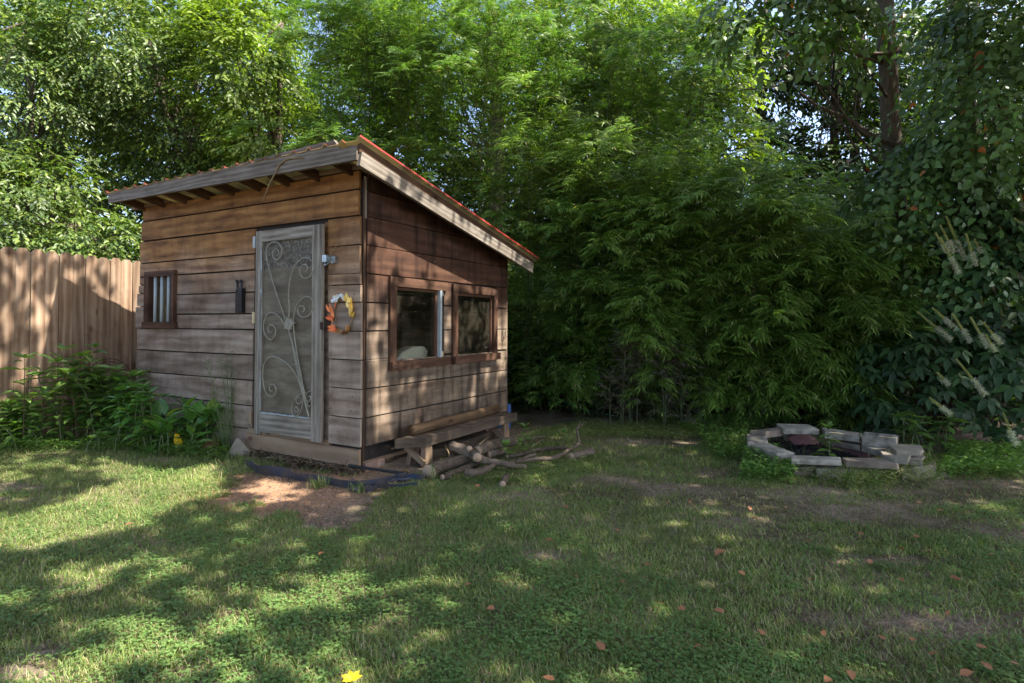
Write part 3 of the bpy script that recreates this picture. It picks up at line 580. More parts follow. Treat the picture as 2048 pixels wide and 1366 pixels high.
# pier and prop under the near corner
mb=MB(); mb.box((-.16,.02,-.02),(.02,.26,.085)); mb.build('brick_pier',M['brick'],shed,bevel=.006)
mb=MB(); mb.board((-.09,.40,.0),(-.02,.42,.15),(0,1,0),.1,.04); mb.build('support_block',M['newwood'],shed)
mb=MB(); mb.box((-.42,-.02,.0),(-.02,.12,.055)); mb.build('concrete_footing',M['block'],shed,bevel=.004)
for u,v in ((-3.3,.1),(-1.8,.1),(-3.3,2.2),(-.2,2.2),(-1.8,2.2)): mb=MB(); mb.box((u-.1,v-.1,-.03),(u+.1,v+.1,.12)); mb.build('brick_pier',M['brick'],shed,bevel=.006)
# things hung on or leaning by the shed --------------------------------
def shed_obj(o): o.location=(CXY[0],CXY[1],0); o.rotation_euler.z=-YAW; return o
wr=empty('wreath',(CXY[0],CXY[1],0),'small wreath of silver, gold and orange leaves hung beside the screen door','wreath',rz=-YAW)
wc=fw(690,629,.03); mb=MB(); mb.tube([(wc[0]+.105*math.cos(a),-.045,wc[2]+.145*math.sin(a)) for a in np.linspace(0,2*math.pi,40)],.006,6); mb.build('ring',M['twine'],wr,True)
M['w_gold']=leafmat('gold_fabric_leaf',[(0,(.62,.36,.05)),(1,(.85,.62,.16))],.1,.35,.6); M['w_or']=leafmat('orange_fabric_leaf',[(0,(.65,.12,.03)),(1,(.85,.28,.1))],.1,.5); M['w_si']=leafmat('silver_fabric_leaf',[(0,(.5,.5,.42)),(1,(.75,.75,.8))],.1,.4); M['w_br']=leafmat('bronze_fabric_leaf',[(0,(.22,.1,.03)),(1,(.45,.22,.06))],.1,.4)
for mk,a0,a1,n_ in (('w_gold',-30,62,20),('w_si',62,152,11),('w_or',155,250,13),('w_br',250,335,18)):
    a=np.radians(R.uniform(a0,a1,n_)); rr_=R.uniform(.9,1.1,n_)
    P=np.stack([wc[0]+.105*rr_*np.cos(a),-.05-R.random(n_)*.03,wc[2]+.145*rr_*np.sin(a)],1)
    sgn=np.where(a<math.pi/2,1,1); tang=np.stack([-np.sin(a),0*a,np.cos(a)],1)*(1 if mk in('w_gold','w_si') else -1)
    out_=np.stack([np.cos(a),0*a-.35,np.sin(a)],1)
    leaves('leaves',P,tang*.8+out_*R.uniform(-.1,1.,n_)[:,None],np.tile([0,-1,.1],(n_,1))+R.normal(0,.35,(n_,3)),R.uniform(.05,.07,n_) if mk!='w_or' else R.uniform(.07,.10,n_),.032,T_OVATE,M[mk],wr)
bl=empty('hanging_latch',(CXY[0],CXY[1],0),'black metal gate latch with twin hooked arms hung on the front boards','latch',rz=-YAW)
c0=fw(483,595,.03); mb=MB(); mb.box((c0[0]-.055,-.06,c0[2]-.15),(c0[0]-.02,-.03,c0[2]+.08)); mb.box((c0[0]+.0,-.075,c0[2]-.15),(c0[0]+.06,-.03,c0[2]+.09)); mb.box((c0[0]-.06,-.035,c0[2]-.165),(c0[0]+.055,-.027,c0[2]-.135)); mb.build('body',M['black'],bl,bevel=.005)
for dx in (-.035,.03):
    mb=MB(); x=c0[0]+dx; mb.tube(smooth_path([(x-.035,-.03,c0[2]+.155),(x-.01,-.055,c0[2]+.165),(x+.012,-.06,c0[2]+.13),(x+.014,-.06,c0[2]+.05)]),.011,8); mb.build('hooked_arm',M['black'],bl,True)
vn=MB(); P_=[fw(x,y,.34) for x,y in ((608,316),(578,318),(560,330),(552,345),(540,368),(532,388),(524,404))]; 
for i,p_ in enumerate(P_): p_[1]=-.345+ .0*i
vn.tube(smooth_path(P_),[.006,.008,.008,.007,.006,.004,.003],6); o=vn.build('dry_vine',M['twine'],None,True); shed_obj(o); tag(o,'bare dry vine stem hooked over the eave board and drooping','vine')
cu=MB(); 
# white plastic lid leaning inside the window
prof=[sw(770,734,-.2),sw(776,722,-.2),sw(790,705,-.2),sw(812,692,-.2),sw(835,692,-.2),sw(843,702,-.2),sw(840,720,-.2),sw(838,740,-.2)]
top=[p+np.array([.09,0,0]) for p in prof]; b0=0; cu.v+=top+[p-np.array([.05,-.02,0]) for p in prof]; n_=len(prof)
cu.face(tuple(range(n_)),[(0,0)]*n_); cu.face(tuple(range(n_,2*n_))[::-1],[(0,0)]*n_)
for i in range(n_): cu.face((i,n_+i,n_+(i+1)%n_,(i+1)%n_),[(0,0)]*4)
o=cu.build('chair_back',M['cushion'],None,True,bevel=.02); shed_obj(o); tag(o,'rounded white plastic chair back seen through the window glass','chair')

# ---------------- bench, post on it
be=empty('bench',(CXY[0],CXY[1],0),'low plank bench on stubby legs against the side wall of the shed','bench',rz=-YAW)
mb=MB(); mb.prism([(.19,.19,.28),(.366,.396,.28),(.381,1.99,.28),(.11,1.93,.28),(.12,.23,.28)][:4],.085,.002); mb.build('seat',M['benchwood'],be,bevel=.004)
for v in (.45,1.80):
    mb=MB(); mb.board((.34,v,-.02),(.33,v,.195),(0,1,0),.10,.045); mb.build('leg',M['newwood'],be)
    mb=MB(); mb.board((.15,v,-.02),(.2,v,.195),(0,1,0),.10,.045); mb.build('leg',M['newwood'],be)
    mb=MB(); mb.board((.15,v-.06,.17),(.35,v-.06,.05),(0,0,1),.05,.03); mb.build('brace',M['newwood'],be)
mb=MB(); ys=np.linspace(.38,1.86,9); mb.tube([(.225-.01*i*.4,y,.327+.002*math.sin(i)) for i,y in enumerate(ys)],.047,14); o=mb.build('round_post',M['postwood'],None,True); shed_obj(o); tag(o,'peeled round wooden post lying along the back of the low bench','post')
# ---------------- logs
def Zl(zx,zy,z): return at(820+zx/5.12,820+zy/5.12,z)
LOGS=[('cut_log','thick barky log with its sawn end at the bench leg, lowest in the pile',[Zl(190,640,.06),Zl(330,575,.06),Zl(480,530,.065),Zl(600,500,.07)],[.062,.055,.052,.05],0),
('cut_log','forked log propped up on the pile with two sawn stubs',[Zl(425,360,.17),Zl(520,400,.15),Zl(620,440,.13),Zl(720,500,.10),Zl(900,535,.08),Zl(1060,570,.06),Zl(1190,580,.05)],[.045,.046,.05,.036,.025,.022,.018],1),
('cut_log','thick mossy log lying lengthways behind the forked log',[Zl(690,420,.12),Zl(800,375,.12),Zl(900,345,.12),Zl(1050,320,.11)],[.05,.052,.048,.045],0),
('cut_log','short curved log with a pale round cut face towards the lawn',[Zl(575,640,.05),Zl(660,645,.05),Zl(760,620,.05),Zl(860,560,.06)],[.036,.034,.03,.02],0),
('cut_log','slim straight log half hidden under the lowest thick one',[Zl(330,690,.035),Zl(420,660,.035),Zl(560,600,.04),Zl(700,550,.045)],[.025,.027,.026,.022],0),
('cut_log','middle-sized log end buried under the mossy log',[Zl(800,460,.06),Zl(880,440,.06),Zl(960,420,.06)],[.04,.038,.036],0),
('branch','long slender branch that kinks upward at its far tip',[Zl(1000,545,.06),Zl(1150,520,.06),Zl(1300,500,.06),Zl(1430,495,.06),Zl(1560,450,.07),Zl(1650,395,.09),Zl(1725,350,.10),Zl(1722,270,.17),Zl(1710,190,.25),Zl(1750,160,.27),Zl(1805,110,.31)],[.018,.018,.02,.019,.018,.016,.015,.012,.010,.007,.004],2),
('branch','grey bent branch lying behind the slender kinked one',[Zl(1000,480,.07),Zl(1120,460,.07),Zl(1260,420,.06),Zl(1420,395,.05),Zl(1560,390,.04),Zl(1640,400,.03)],[.018,.02,.022,.02,.017,.012],0),
('branch','thin pale stick leaning across the kinked branch',[Zl(1100,530,.07),Zl(1200,480,.09),Zl(1285,455,.10)],[.010,.011,.012],0),
('branch','thin twig pointing away beyond the leafy sprout',[Zl(1180,300,.05),Zl(1280,285,.06),Zl(1385,270,.06)],[.012,.01,.008],0),
('cut_log','dark log stub lying apart at the far end of the pile',[Zl(1650,480,.05),Zl(1760,450,.05),Zl(1860,425,.05)],[.035,.04,.042],0),
('cut_log','short stub of wood lying alone on the grass below the pile',[Zl(950,765,.03),Zl(975,710,.04),Zl(985,680,.05)],[.026,.028,.022],0)]
for nm,lab,pts,rad,extra in LOGS:
    pth=smooth_path(pts,5); pth+=R.normal(0,.002,pth.shape); rr_=np.interp(np.linspace(0,1,len(pth)),np.linspace(0,1,len(rad)),rad)*R.uniform(.93,1.08,len(pth))
    c=pth[0]; mb=MB(); mb.tube(pth-c,rr_,12,cap=1)
    if extra==1:
        for (a,b,r_) in ((Zl(650,440,.13),Zl(690,470,.13),.04),(Zl(600,410,.15),Zl(612,385,.175),.026)):
            d=(b-a); mb.tube([a-c,a-c+d*1.1+np.array([.0,-.05,.0])],[r_*1.15,r_],12,cap=1)
    if extra==2:
        for a,b in ((Zl(1715,185,.25),Zl(1740,130,.30)),(Zl(1725,345,.1),Zl(1765,340,.09)),(Zl(1560,450,.07),Zl(1690,390,.09))): mb.tube([a-c,b-c],[.009,.004],6)
    o=mb.build(nm,[M['bark'],M['cutwood']],None,True); o.location=c; tag(o,lab,'log' if nm=='cut_log' else 'branch','cut logs and branches piled beside the bench')
for k,(a,b,c_,lb) in enumerate((((700,360,.16),(760,310,.19),(800,270,.22),'twig with a torn end poking up from the mossy log'),((930,330,.14),(950,290,.18),(962,250,.21),'short upright twig on the far end of the mossy log'),((360,365,.16),(400,450,.12),(395,520,.08),'thin bent twig hanging before the dark gap under the bench'),((380,540,.1),(420,490,.11),(435,450,.13),'thin forked twig rising from the lowest log'),((560,700,.02),(700,670,.03),(860,650,.03),'fine twig in the grass below the curved log'),((1180,560,.03),(1350,560,.03),(1500,575,.02),'fine straight twig lying outward from the forked log tip'),((1230,380,.06),(1300,340,.08),(1350,300,.10),'thin twig leaning beyond the leafy sprout'),((1640,500,.03),(1780,455,.04),(2040,440,.03),'long thin dry stick past the dark log stub'),((900,600,.03),(1010,590,.04),(1100,600,.03),'small twig under the middle of the forked log'),((1330,470,.05),(1360,410,.07),(1420,370,.08),'little side twig crossing the grey bent branch'))):
    pth=smooth_path([Zl(*a),Zl(*b),Zl(*c_)],4); c=pth[0]; mb=MB(); mb.tube(pth-c,[.006,.005,.0025],5); o=mb.build('twig',M['bark' if k%2 else 'twine'],None,True); o.location=c; tag(o,lb,'twig','cut logs and branches piled beside the bench')
# ---------------- fire pit
def Zp(zx,zy,z): return at(1460+zx/4.6545,820+zy/4.6545,z)
GP='blocks stacked round the fire pit'
BL=[('concrete_block','wedge block forming the nearest corner of the fire pit rim, slanting away',[(200,315),(440,412),(600,395),(345,300)],.165,.075,'block',.004),
('concrete_block','square-faced block at the far left bend of the fire pit rim',[(152,215),(330,195),(352,288),(160,297)],.185,.09,'block',.004),
('concrete_block','block with brown inner side next after the left bend of the pit',[(185,190),(490,166),(502,184),(335,208)],.225,.075,'block',.004),
('concrete_block','topmost pale block at the back of the fire pit, above the red stone',[(430,125),(740,132),(830,182),(500,172)],.25,.07,'block',.004),
('concrete_block','long pale block at the back, between the red stone and the hollow block',[(860,158),(1225,210),(1200,238),(880,205)],.25,.08,'block',.004),
('concrete_block','second-course block directly under the long pale back block',[(900,235),(1225,290),(1210,325),(950,275)],.17,.075,'block',.004),
('concrete_block','second-course block below the hollow block, running to the rough pale stone',[(1240,290),(1490,352),(1400,378),(1220,328)],.17,.075,'block',.004),
('concrete_block','bottom-course block lining the back inside of the fire pit',[(960,305),(1300,370),(1290,385),(960,325)],.095,.1,'stone_red',.004),
('concrete_block','long block in the middle of the front rim, behind the tall sprout',[(572,408),(1030,440),(1040,470),(570,455)],.165,.06,'block',.004),
('concrete_block','brown-sided front rim block with a pointed end towards the shrub',[(1040,440),(1400,448),(1580,493),(1560,502),(1075,472)],.165,.065,'block',.004),
('concrete_block','tilted lower block showing under the front rim near the wedge block',[(570,500),(700,505),(790,525),(600,535)],.095,.08,'block',.004),
('concrete_block','long lower block in the grass under the front rim',[(800,510),(1180,525),(1200,560),(810,550)],.09,.1,'block',.004),
('concrete_block','low brown block at the end of the front bottom course',[(1580,528),(1715,528),(1725,545),(1595,550)],.09,.09,'block',.004),
('concrete_block','long lower course block beneath the wedge block, half in weeds',[(160,335),(210,330),(480,480),(430,500)],.09,.1,'block',.004),
('field_stone','rough pale stone lying on the rim where the back and front courses meet',[(1400,388),(1560,392),(1680,428),(1650,465),(1520,455),(1420,420)],.185,.06,'stone_tan',.008),
('field_stone','flat brown slab stacked topmost at the end near the dark shrub',[(1465,322),(1560,316),(1770,335),(1800,372),(1760,392),(1545,385)],.215,.045,'stone_tan',.006),
('field_stone','thin tan slab tucked under the flat brown slab',[(1650,402),(1790,405),(1812,425),(1780,445),(1660,440)],.15,.035,'stone_tan',.006),
('field_stone','small blocky grey stone below the thin tan slab',[(1680,452),(1780,450),(1790,480),(1670,480)],.125,.07,'block',.006),
('field_stone','dark weathered stone outermost at the shrub end of the ring',[(1730,505),(1900,490),(1925,530),(1740,545)],.09,.09,'stone_tan',.01),
('field_stone','flat pale paver sunk in the grass beside the ring',[(1900,575),(2040,590),(2060,610),(1890,610)],.015,.03,'block',.004)]
for kq,(nm,lab,poly,zt,h_,mk,jt) in enumerate(BL):
    if mk=='block': mk=('block3','block','block2','block3','block','block2','block','block','block3','block2','block2','block','block2','block','block','block','block','block','block','block')[kq]
    h_*=.78 if zt>.12 else 1.; top=np.array([Zp(a,b,zt) for a,b in poly]); c=np.array([top[:,0].mean(),top[:,1].mean(),zt-h_]); 
    mb=MB(); mb.prism(top-c,h_,jt*2); o=mb.build(nm,M[mk],None,bevel=.009); o.location=c; tag(o,lab,'block' if nm=='concrete_block' else 'stone',GP)
# hollow block
top=np.array([Zp(a,b,.27) for a,b in ((1228,200),(1545,245),(1390,268),(1228,228))]); c=np.array([*top[:,:2].mean(0),.17])
p0=Zp(1228,228,.27); p1=Zp(1545,262,.27); ax=(p1-p0); Lb=np.linalg.norm(ax[:2]); ang=math.atan2(ax[1],ax[0]); hb=empty('hollow_block',tuple([*p0[:2],.17]),'grey hollow concrete block topmost at the back right of the ring','block',GP,ang)
mb=MB(); th=.03; Wb=.17; hz=.10
for lo,hi in (((0,0,0),(Lb,th,hz)),((0,Wb-th,0),(Lb,Wb,hz)),((0,th,0),(th,Wb-th,hz-.002)),((Lb-th,th,0),(Lb,Wb-th,hz-.002)),((Lb/2-th/2,th,0),(Lb/2+th/2,Wb-th,hz-.004))): mb.box(lo,hi)
mb.build('shell',M['block'],hb)
# red and tan stones leaning inside
for lab,poly,d0,mk in (('flat dull red stone leaning upright inside the back of the fire pit',[(600,330),(535,260),(610,215),(720,232),(815,290),(832,325),(700,335)],5.95,'stone_red'),('small rounded tan stone leaning beside the red one inside the pit',[(500,240),(550,212),(605,215),(600,255),(540,290),(505,285)],6.05,'stone_tan')):
    top=np.array([atd(1460+a/4.6545,820+b/4.6545,d0) for a,b in poly]); c=top.mean(0); mb=MB(); n_=len(top); fr_=top-c; bk_=fr_+np.array([.02,.05,.01]); mb.v+=list(fr_)+list(bk_)
    mb.face(tuple(range(n_)),[(0,0)]*n_); mb.face(tuple(range(n_,2*n_))[::-1],[(0,0)]*n_)
    for i in range(n_): mb.face((i,n_+i,n_+(i+1)%n_,(i+1)%n_),[(0,0)]*4)
    o=mb.build('field_stone',M[mk],None,bevel=.01); o.location=c; tag(o,lab,'stone',GP)
# ash bed
poly=[Zp(a,b,.03)[:2] for a,b in ((360,300),(500,240),(900,330),(1330,400),(1330,440),(600,420),(450,370))]
n_=9000; bx=np.array(poly); q=R.uniform(bx.min(0),bx.max(0),(n_,2)); q=q[inpoly(q[:,0],q[:,1],poly)]; n_=len(q)
o=leaves('ash_and_mulch',np.c_[q,R.uniform(.0,.05,n_)],rdir(n_)*[1,1,.35],rdir(n_)*.5+[0,0,1],R.uniform(.02,.06,n_),R.uniform(.006,.018,n_),T_BLADE,M['ash']); tag(o,'dark ash and shredded mulch inside the ring','ash',kind='stuff')

# ---------------- fence
p0=np.array([-7.2,3.2]); fdir=np.array([.36,.93]); fdir/=np.linalg.norm(fdir); A=atd(0,489,6.05)[:2]; 
fence=empty('board_fence',(A[0],A[1],0),'tall dog-eared wooden privacy fence running behind the flower bed','fence',rz=math.atan2(fdir[1],fdir[0]))
for k in range(-14,34):
    mb=MB(); x0=k*.143; g_=.004; ht=2.06+R.uniform(-.008,.008); w_=.137; b=0; ou,ov=R.uniform(0,60,2); ty=(.004 if k%2 else -.004)+R.uniform(-.002,.002); n0=7
    outl=[(0,.02)]+[(0+R.uniform(-.0015,.0015),z) for z in np.linspace(.3,1.9,6)]+[(0,ht-.045),(.036,ht),(w_-.036,ht),(w_,ht-.045)]+[(w_+R.uniform(-.0015,.0015),z) for z in np.linspace(1.9,.3,6)]+[(w_,.02)]
    fr_=[np.array([x0+a,-.008+ty,z]) for a,z in outl]; bk_=[np.array([x0+a,.010+ty,z]) for a,z in outl]; mb.v+=fr_+bk_; m_=len(outl)
    mb.face(tuple(range(m_)),[(ou+z,ov+a) for a,z in outl]); mb.face(tuple(range(m_,2*m_))[::-1],[(ou+z,ov+a) for a,z in outl][::-1])
    for i in range(m_): mb.face((i,m_+i,m_+(i+1)%m_,(i+1)%m_),[(ou+outl[i][1],ov+outl[i][0]),(ou+outl[i][1],ov+outl[i][0]+.02),(ou+outl[(i+1)%m_][1],ov+outl[(i+1)%m_][0]+.02),(ou+outl[(i+1)%m_][1],ov+outl[(i+1)%m_][0])])
    mb.build('picket',M['fence'],fence)
for z in (.35,1.1,1.8): mb=MB(); mb.board((-2,.035,z),(4.9,.035,z),(0,0,1),.09,.04); mb.build('rail',M['fence'],fence)
for x in (-1.9,.5,2.9,4.8): mb=MB(); mb.board((x,.1,-.1),(x,.1,2.0),(1,0,0),.09,.09); mb.build('fence_post',M['fence'],fence)
print('hard things ok')

# ================================================================== GROUND COVER
def frustum_samples(n, y0=1.55, y1=8., p=1.0):
    y=y0+(y1-y0)*R.random(n)**p; x=R.uniform(-1.02,1.02,n)*y*.93; return x,y
DIRTC=[at(*q)[:2] for q in ((455,985),(475,950),(560,935),(700,955),(830,960),(780,985),(740,1010),(720,1050),(650,1055),(600,1030),(520,1020),(460,1000))]
def bare(x,y):                        # 0 = full grass, 1 = bare soil
    b=np.zeros(len(x)); j=(vnoise(x,y,6,11)-.5)*.35
    b=np.maximum(b,inpoly(x+j,y+j,DIRTC)*1.)
    n1=vnoise(x*.8,y*1.7,1.5,21,4); right=np.clip((x-.1)/1.2,0,1)
    b=np.maximum(b,np.clip((n1-(.60-.15*right))*6,0,.9)*(y<6.6)); n2=vnoise(x,y,9,51,3); b=np.maximum(b,np.clip((n2-.55)*6,0,.8)*(.35+.5*right)*(y<6.6))
    # worn ground in front of the pit
    for (px_,py_,rx,ry) in ((1430,950,.35,.22),(1620,985,.5,.12),(1850,985,.8,.14),(1900,1250,.7,.22),(1640,1240,.35,.16),(1090,1115,.18,.12),(90,1310,.16,.1),(1300,990,.3,.12),(1800,1120,.5,.08)):
        c=at(px_,py_); b=np.maximum(b,np.clip(1.25-np.hypot((x-c[0])/rx,(y-c[1])/ry)+j*1.2,0,.92))
    shed_l=np.stack([(x-CXY[0])*NS[0]+(y-CXY[1])*NS[1],(x-CXY[0])*SD[0]+(y-CXY[1])*SD[1]])
    under=(shed_l[1]>-.12)&(shed_l[0]<.42)&(shed_l[0]>-3.6)
    return np.where(under,1,b)
HEDGE=lambda x: np.interp(x,[-4,0,1.1,2.2,3.4,5.5],[7.4,7.2,7.05,6.9,6.6,5.9])
def grow(n, L, W, mat, name, label, thr=1., lean=.5, p=1.15, y1=7.6, msk=None, zoff=0.):
    x,y=frustum_samples(n,y1=y1,p=p); k=(R.random(n)>bare(x,y)*thr)&(y<HEDGE(x)+.25)
    if msk is not None: k&=msk(x,y)
    x,y=x[k],y[k]; m_=len(x); P=np.stack([x,y,gh(x,y)-.003+zoff],1)
    tall=.65+.8*vnoise(x,y,2.5,5); a=R.uniform(0,2*math.pi,m_); ln=R.uniform(.15,1.,m_)*lean*2
    D=np.stack([np.cos(a)*ln,np.sin(a)*ln,np.ones(m_)],1); N=np.stack([-np.cos(a),-np.sin(a),ln],1)+rdir(m_)*.5
    o=leaves(name,P,D,N,L*R.uniform(.6,1.3,m_)*tall,W*R.uniform(.8,1.2,m_),T_BLADE,M[mat]); return tag(o,label,'grass',kind='stuff')
grow(520000,.034,.0034,'grass','grass','short mown lawn grass mixed with clover over the yard',lean=.75)
grow(26000,.085,.005,'grass','tall_grass','longer unmown grass tufts round the shed, logs and pit',thr=1.,lean=.55,
     msk=lambda x,y:(vnoise(x,y,3.,31)>.5)&((y>5.0)|((x<-1.3)&(y>4.2)&(x+y*.3<-.1))))
grow(150000,.030,.0034,'litter','dry_grass','brown dead grass showing through the worn side of the lawn',thr=.35,lean=1.3,
     msk=lambda x,y:(vnoise(x,y,1.6,61,4)+.11*np.clip(x,-1,1.6)>.53))
# small stones and crumbs on the bare dirt
q=np.stack([R.uniform(-2.6,-.4,900),R.uniform(3.6,5.1,900)],1); q=q[inpoly(q[:,0],q[:,1],DIRTC)]; mb=MB()
for x,y in q[:260]:
    r_=R.uniform(.003,.010); c=np.array([x,y,gh(np.array([x]),np.array([y]))[0]+r_*.3]); mb.prism([c+[r_,0,r_*.6],c+[.2*r_,r_,r_*.5],c+[-r_,.3*r_,r_*.6],c+[-.3*r_,-r_,r_*.4]],r_*1.2,r_*.3)
o=mb.build('gravel',M['brick']); tag(o,'small stones and crumbs scattered on the bare dirt','gravel',kind='stuff')
grow(9000,.07,.0045,'grass','grass_tufts','taller dark green grass tufts dotted over the lawn',thr=1.,lean=.7,
     msk=lambda x,y:vnoise(x,y,5.5,71,2)>.66)
# clover
x,y=frustum_samples(330000,p=1.1,y1=7.2); k=(vnoise(x,y,1.2,41,4)>.36+.10*np.clip(x,0,2)*.5)&(R.random(len(x))>bare(x,y)*1.1)&(y<HEDGE(x)); k&=R.random(len(x))<np.clip((vnoise(x,y,3.8,43,4)-.42)*5+.1,.04,.7); x,y=x[k][:42000],y[k][:42000]; m_=len(x)
h_=R.uniform(.012,.034,m_); a0=R.uniform(0,6.28,m_); nrm=rdir(m_)*.35+[0,0,1]
P=np.repeat(np.stack([x,y,gh(x,y)+h_],1),3,0); a=np.repeat(a0,3)+np.tile([0,2.09,4.19],m_); D=np.stack([np.cos(a),np.sin(a),R.uniform(-.2,.35,3*m_)],1)
sz=np.repeat(R.uniform(.0065,.0125,m_),3); o=leaves('clover',P,D,np.repeat(nrm,3,0),sz,sz*.95,T_BLADE if False else T_LANCE,M['clover']); tag(o,'low clover patches spread through the lawn','clover',kind='stuff')
# litter: dry bits everywhere, more on bare soil and under the bamboo
x,y=frustum_samples(90000,p=.9,y1=8.6); dn=.1+.45*bare(x,y)+.9*(y>HEDGE(x)-.35)
k=(R.random(len(x))<dn*.65); x,y=x[k],y[k]; m_=len(x)
o=leaves('dry_litter',np.stack([x,y,gh(x,y)+R.uniform(0,.012,m_)],1),rdir(m_)*[1,1,.18],rdir(m_)*.35+[0,0,1],R.uniform(.012,.05,m_),R.uniform(.002,.007,m_),T_BLADE,M['litter']); tag(o,'dry bamboo and leaf litter on the soil','litter',kind='stuff')
# litter piled below the rim board and beside the bench
q=np.stack([R.uniform(-1.6,.0,3500),R.normal(-.02,.05,3500)],1); P=np.stack([CXY[0]+NS[0]*q[:,0]+SD[0]*q[:,1],CXY[1]+NS[1]*q[:,0]+SD[1]*q[:,1],R.uniform(0,.06,3500)],1)
o=leaves('dry_litter',P,rdir(3500)*[1,1,.3],rdir(3500)*.6+[0,0,1],R.uniform(.04,.12,3500),R.uniform(.004,.014,3500),T_BLADE,M['litter']); tag(o,'tangle of dry stems heaped under the bottom board of the shed','litter',kind='stuff')
# low herb ground cover behind and left of the pit
def herb(name,poly,n,hmax,L,W,label,mk='weed',tm=T_OVATE):
    poly=np.array([at(*q)[:2] for q in poly]); q=R.uniform(poly.min(0),poly.max(0),(n*3,2)); q=q[inpoly(q[:,0],q[:,1],poly)][:n]; m_=len(q)
    h_=hmax*R.random(m_)**.7*(.3+1.1*vnoise(q[:,0],q[:,1],4,77)); a=R.uniform(0,6.28,m_)
    o=leaves(name,np.stack([q[:,0],q[:,1],h_+.01],1),np.stack([np.cos(a),np.sin(a),R.uniform(-.3,.5,m_)],1),rdir(m_)*.4+[0,0,1],L*R.uniform(.6,1.3,m_),W*R.uniform(.7,1.2,m_),tm,M[mk]); return tag(o,label,'ground cover',kind='stuff')
herb('ground_cover',[(1430,925),(1400,880),(1330,850),(1440,832),(1560,830),(1700,835),(1830,860),(1720,858),(1600,850),(1500,862),(1490,900),(1500,930)],9000,.13,.035,.026,'dense low green herbs round the back and side of the fire pit')
herb('ground_cover',[(1490,905),(1500,890),(1620,945),(1580,975),(1480,965)],3500,.14,.03,.024,'leafy clover clump hiding the near corner of the fire pit')
herb('ground_cover',[(1190,880),(1130,850),(1300,845),(1450,840),(1420,880)],9000,.07,.05,.006,'soft deep green grass along the foot of the bamboo','grass',T_BLADE)
herb('ground_cover',[(1880,960),(1900,900),(2048,900),(2048,960)],3500,.13,.035,.026,'low weeds at the foot of the dark shrub')
herb('ground_cover',[(0,905),(0,885),(330,880),(470,905),(450,925),(250,905)],5000,.10,.045,.012,'scruffy grass and herbs edging the flower bed','weed')
herb('ground_cover',[(1600,960),(1610,945),(1790,955),(1850,940),(1900,950),(1880,975),(1700,985)],2600,.11,.05,.007,'grass and weeds crowding the foot of the front fire pit blocks','grass',T_BLADE)
herb('ground_cover',[(900,965),(870,958),(1000,945),(1150,918),(1230,910),(1200,940),(1050,970)],3000,.05,.045,.006,'longer grass growing in and before the log pile','grass',T_BLADE)
# fallen leaves
fl=[(1448,1098,.085,'orange'),(960,972,.05,'orange'),(650,1104,.05,'orange'),(480,950,.07,'orange'),(820,945,.08,'litter')]
FL2=[(1250,1160),(1310,1205),(1505,1035),(1380,1000),(1335,1008),(1845,1005),(1888,1020),(1625,1085),(1725,1070),(1810,1100),(1850,1105),(1735,1125),(1800,1155),(1900,1150),(1925,1160),(1980,1110),(1615,1160),(1490,1150),(1355,1215),(1450,1225),(1645,1260),(1530,1270),(1825,1275),(1770,1280),(1860,1310),(1950,1290),(1700,1340),(1660,1355),(2035,1130),(1990,1080),(1960,975),(2020,970),(1930,990),(1570,1015),(1465,985),(1110,1360),(990,1215),(1090,1080),(1290,1130),(1150,1150),(1500,1020),(1895,1230),(1580,1190),(1210,1300),(1405,1290),(1985,1340),(2040,1330),(1920,1350),(250,1050),(930,1170),(1240,1060),(1130,1010),(1790,1010),(1830,1075)]
lab={0:'large bright orange leaf lying flat on the middle of the lawn',1:'small orange leaf in the grass below the log pile',2:'orange leaf on the grass just below the bare dirt patch',3:'curled orange leaf on the sunlit dirt before the shed door',4:'brown dry leaf curled at the end of the black pipe'}
def one_leaf(px_,py_,L,mk,tm=T_OVATE,zz=.03):
    p=at(px_,py_,zz); a=R.uniform(0,6.28); n_=unit(R.normal(0,.35,3)+[0,0,1]); o=leaves('fallen_leaf',[[0,0,0]],[[math.cos(a),math.sin(a),R.uniform(-.1,.35)]],[n_],L,L*.62,tm,M[mk]); o.location=p; return o
for i,(a,b,L,mk) in enumerate(fl): tag(one_leaf(a,b,L,mk),lab[i],'leaf','fallen leaves on the lawn')
for a,b in FL2: tag(one_leaf(a,b,R.uniform(.032,.055),'orange',zz=.04),'small curled russet or tan leaf scattered on the shaded lawn','leaf','small russet leaves scattered on the lawn')
p=at(703,1360,.04); m_=5; a=np.linspace(0,math.pi*1.3,m_)
o=leaves('fallen_leaf',np.zeros((m_,3)),np.stack([np.cos(a),np.sin(a),.5+0*a],1),np.tile([0,-.5,1],(m_,1)),.04,.022,T_OVATE,M['yellowleaf']); o.location=p; tag(o,'bright yellow lobed leaf standing in the grass at the very bottom edge','leaf','fallen leaves on the lawn')

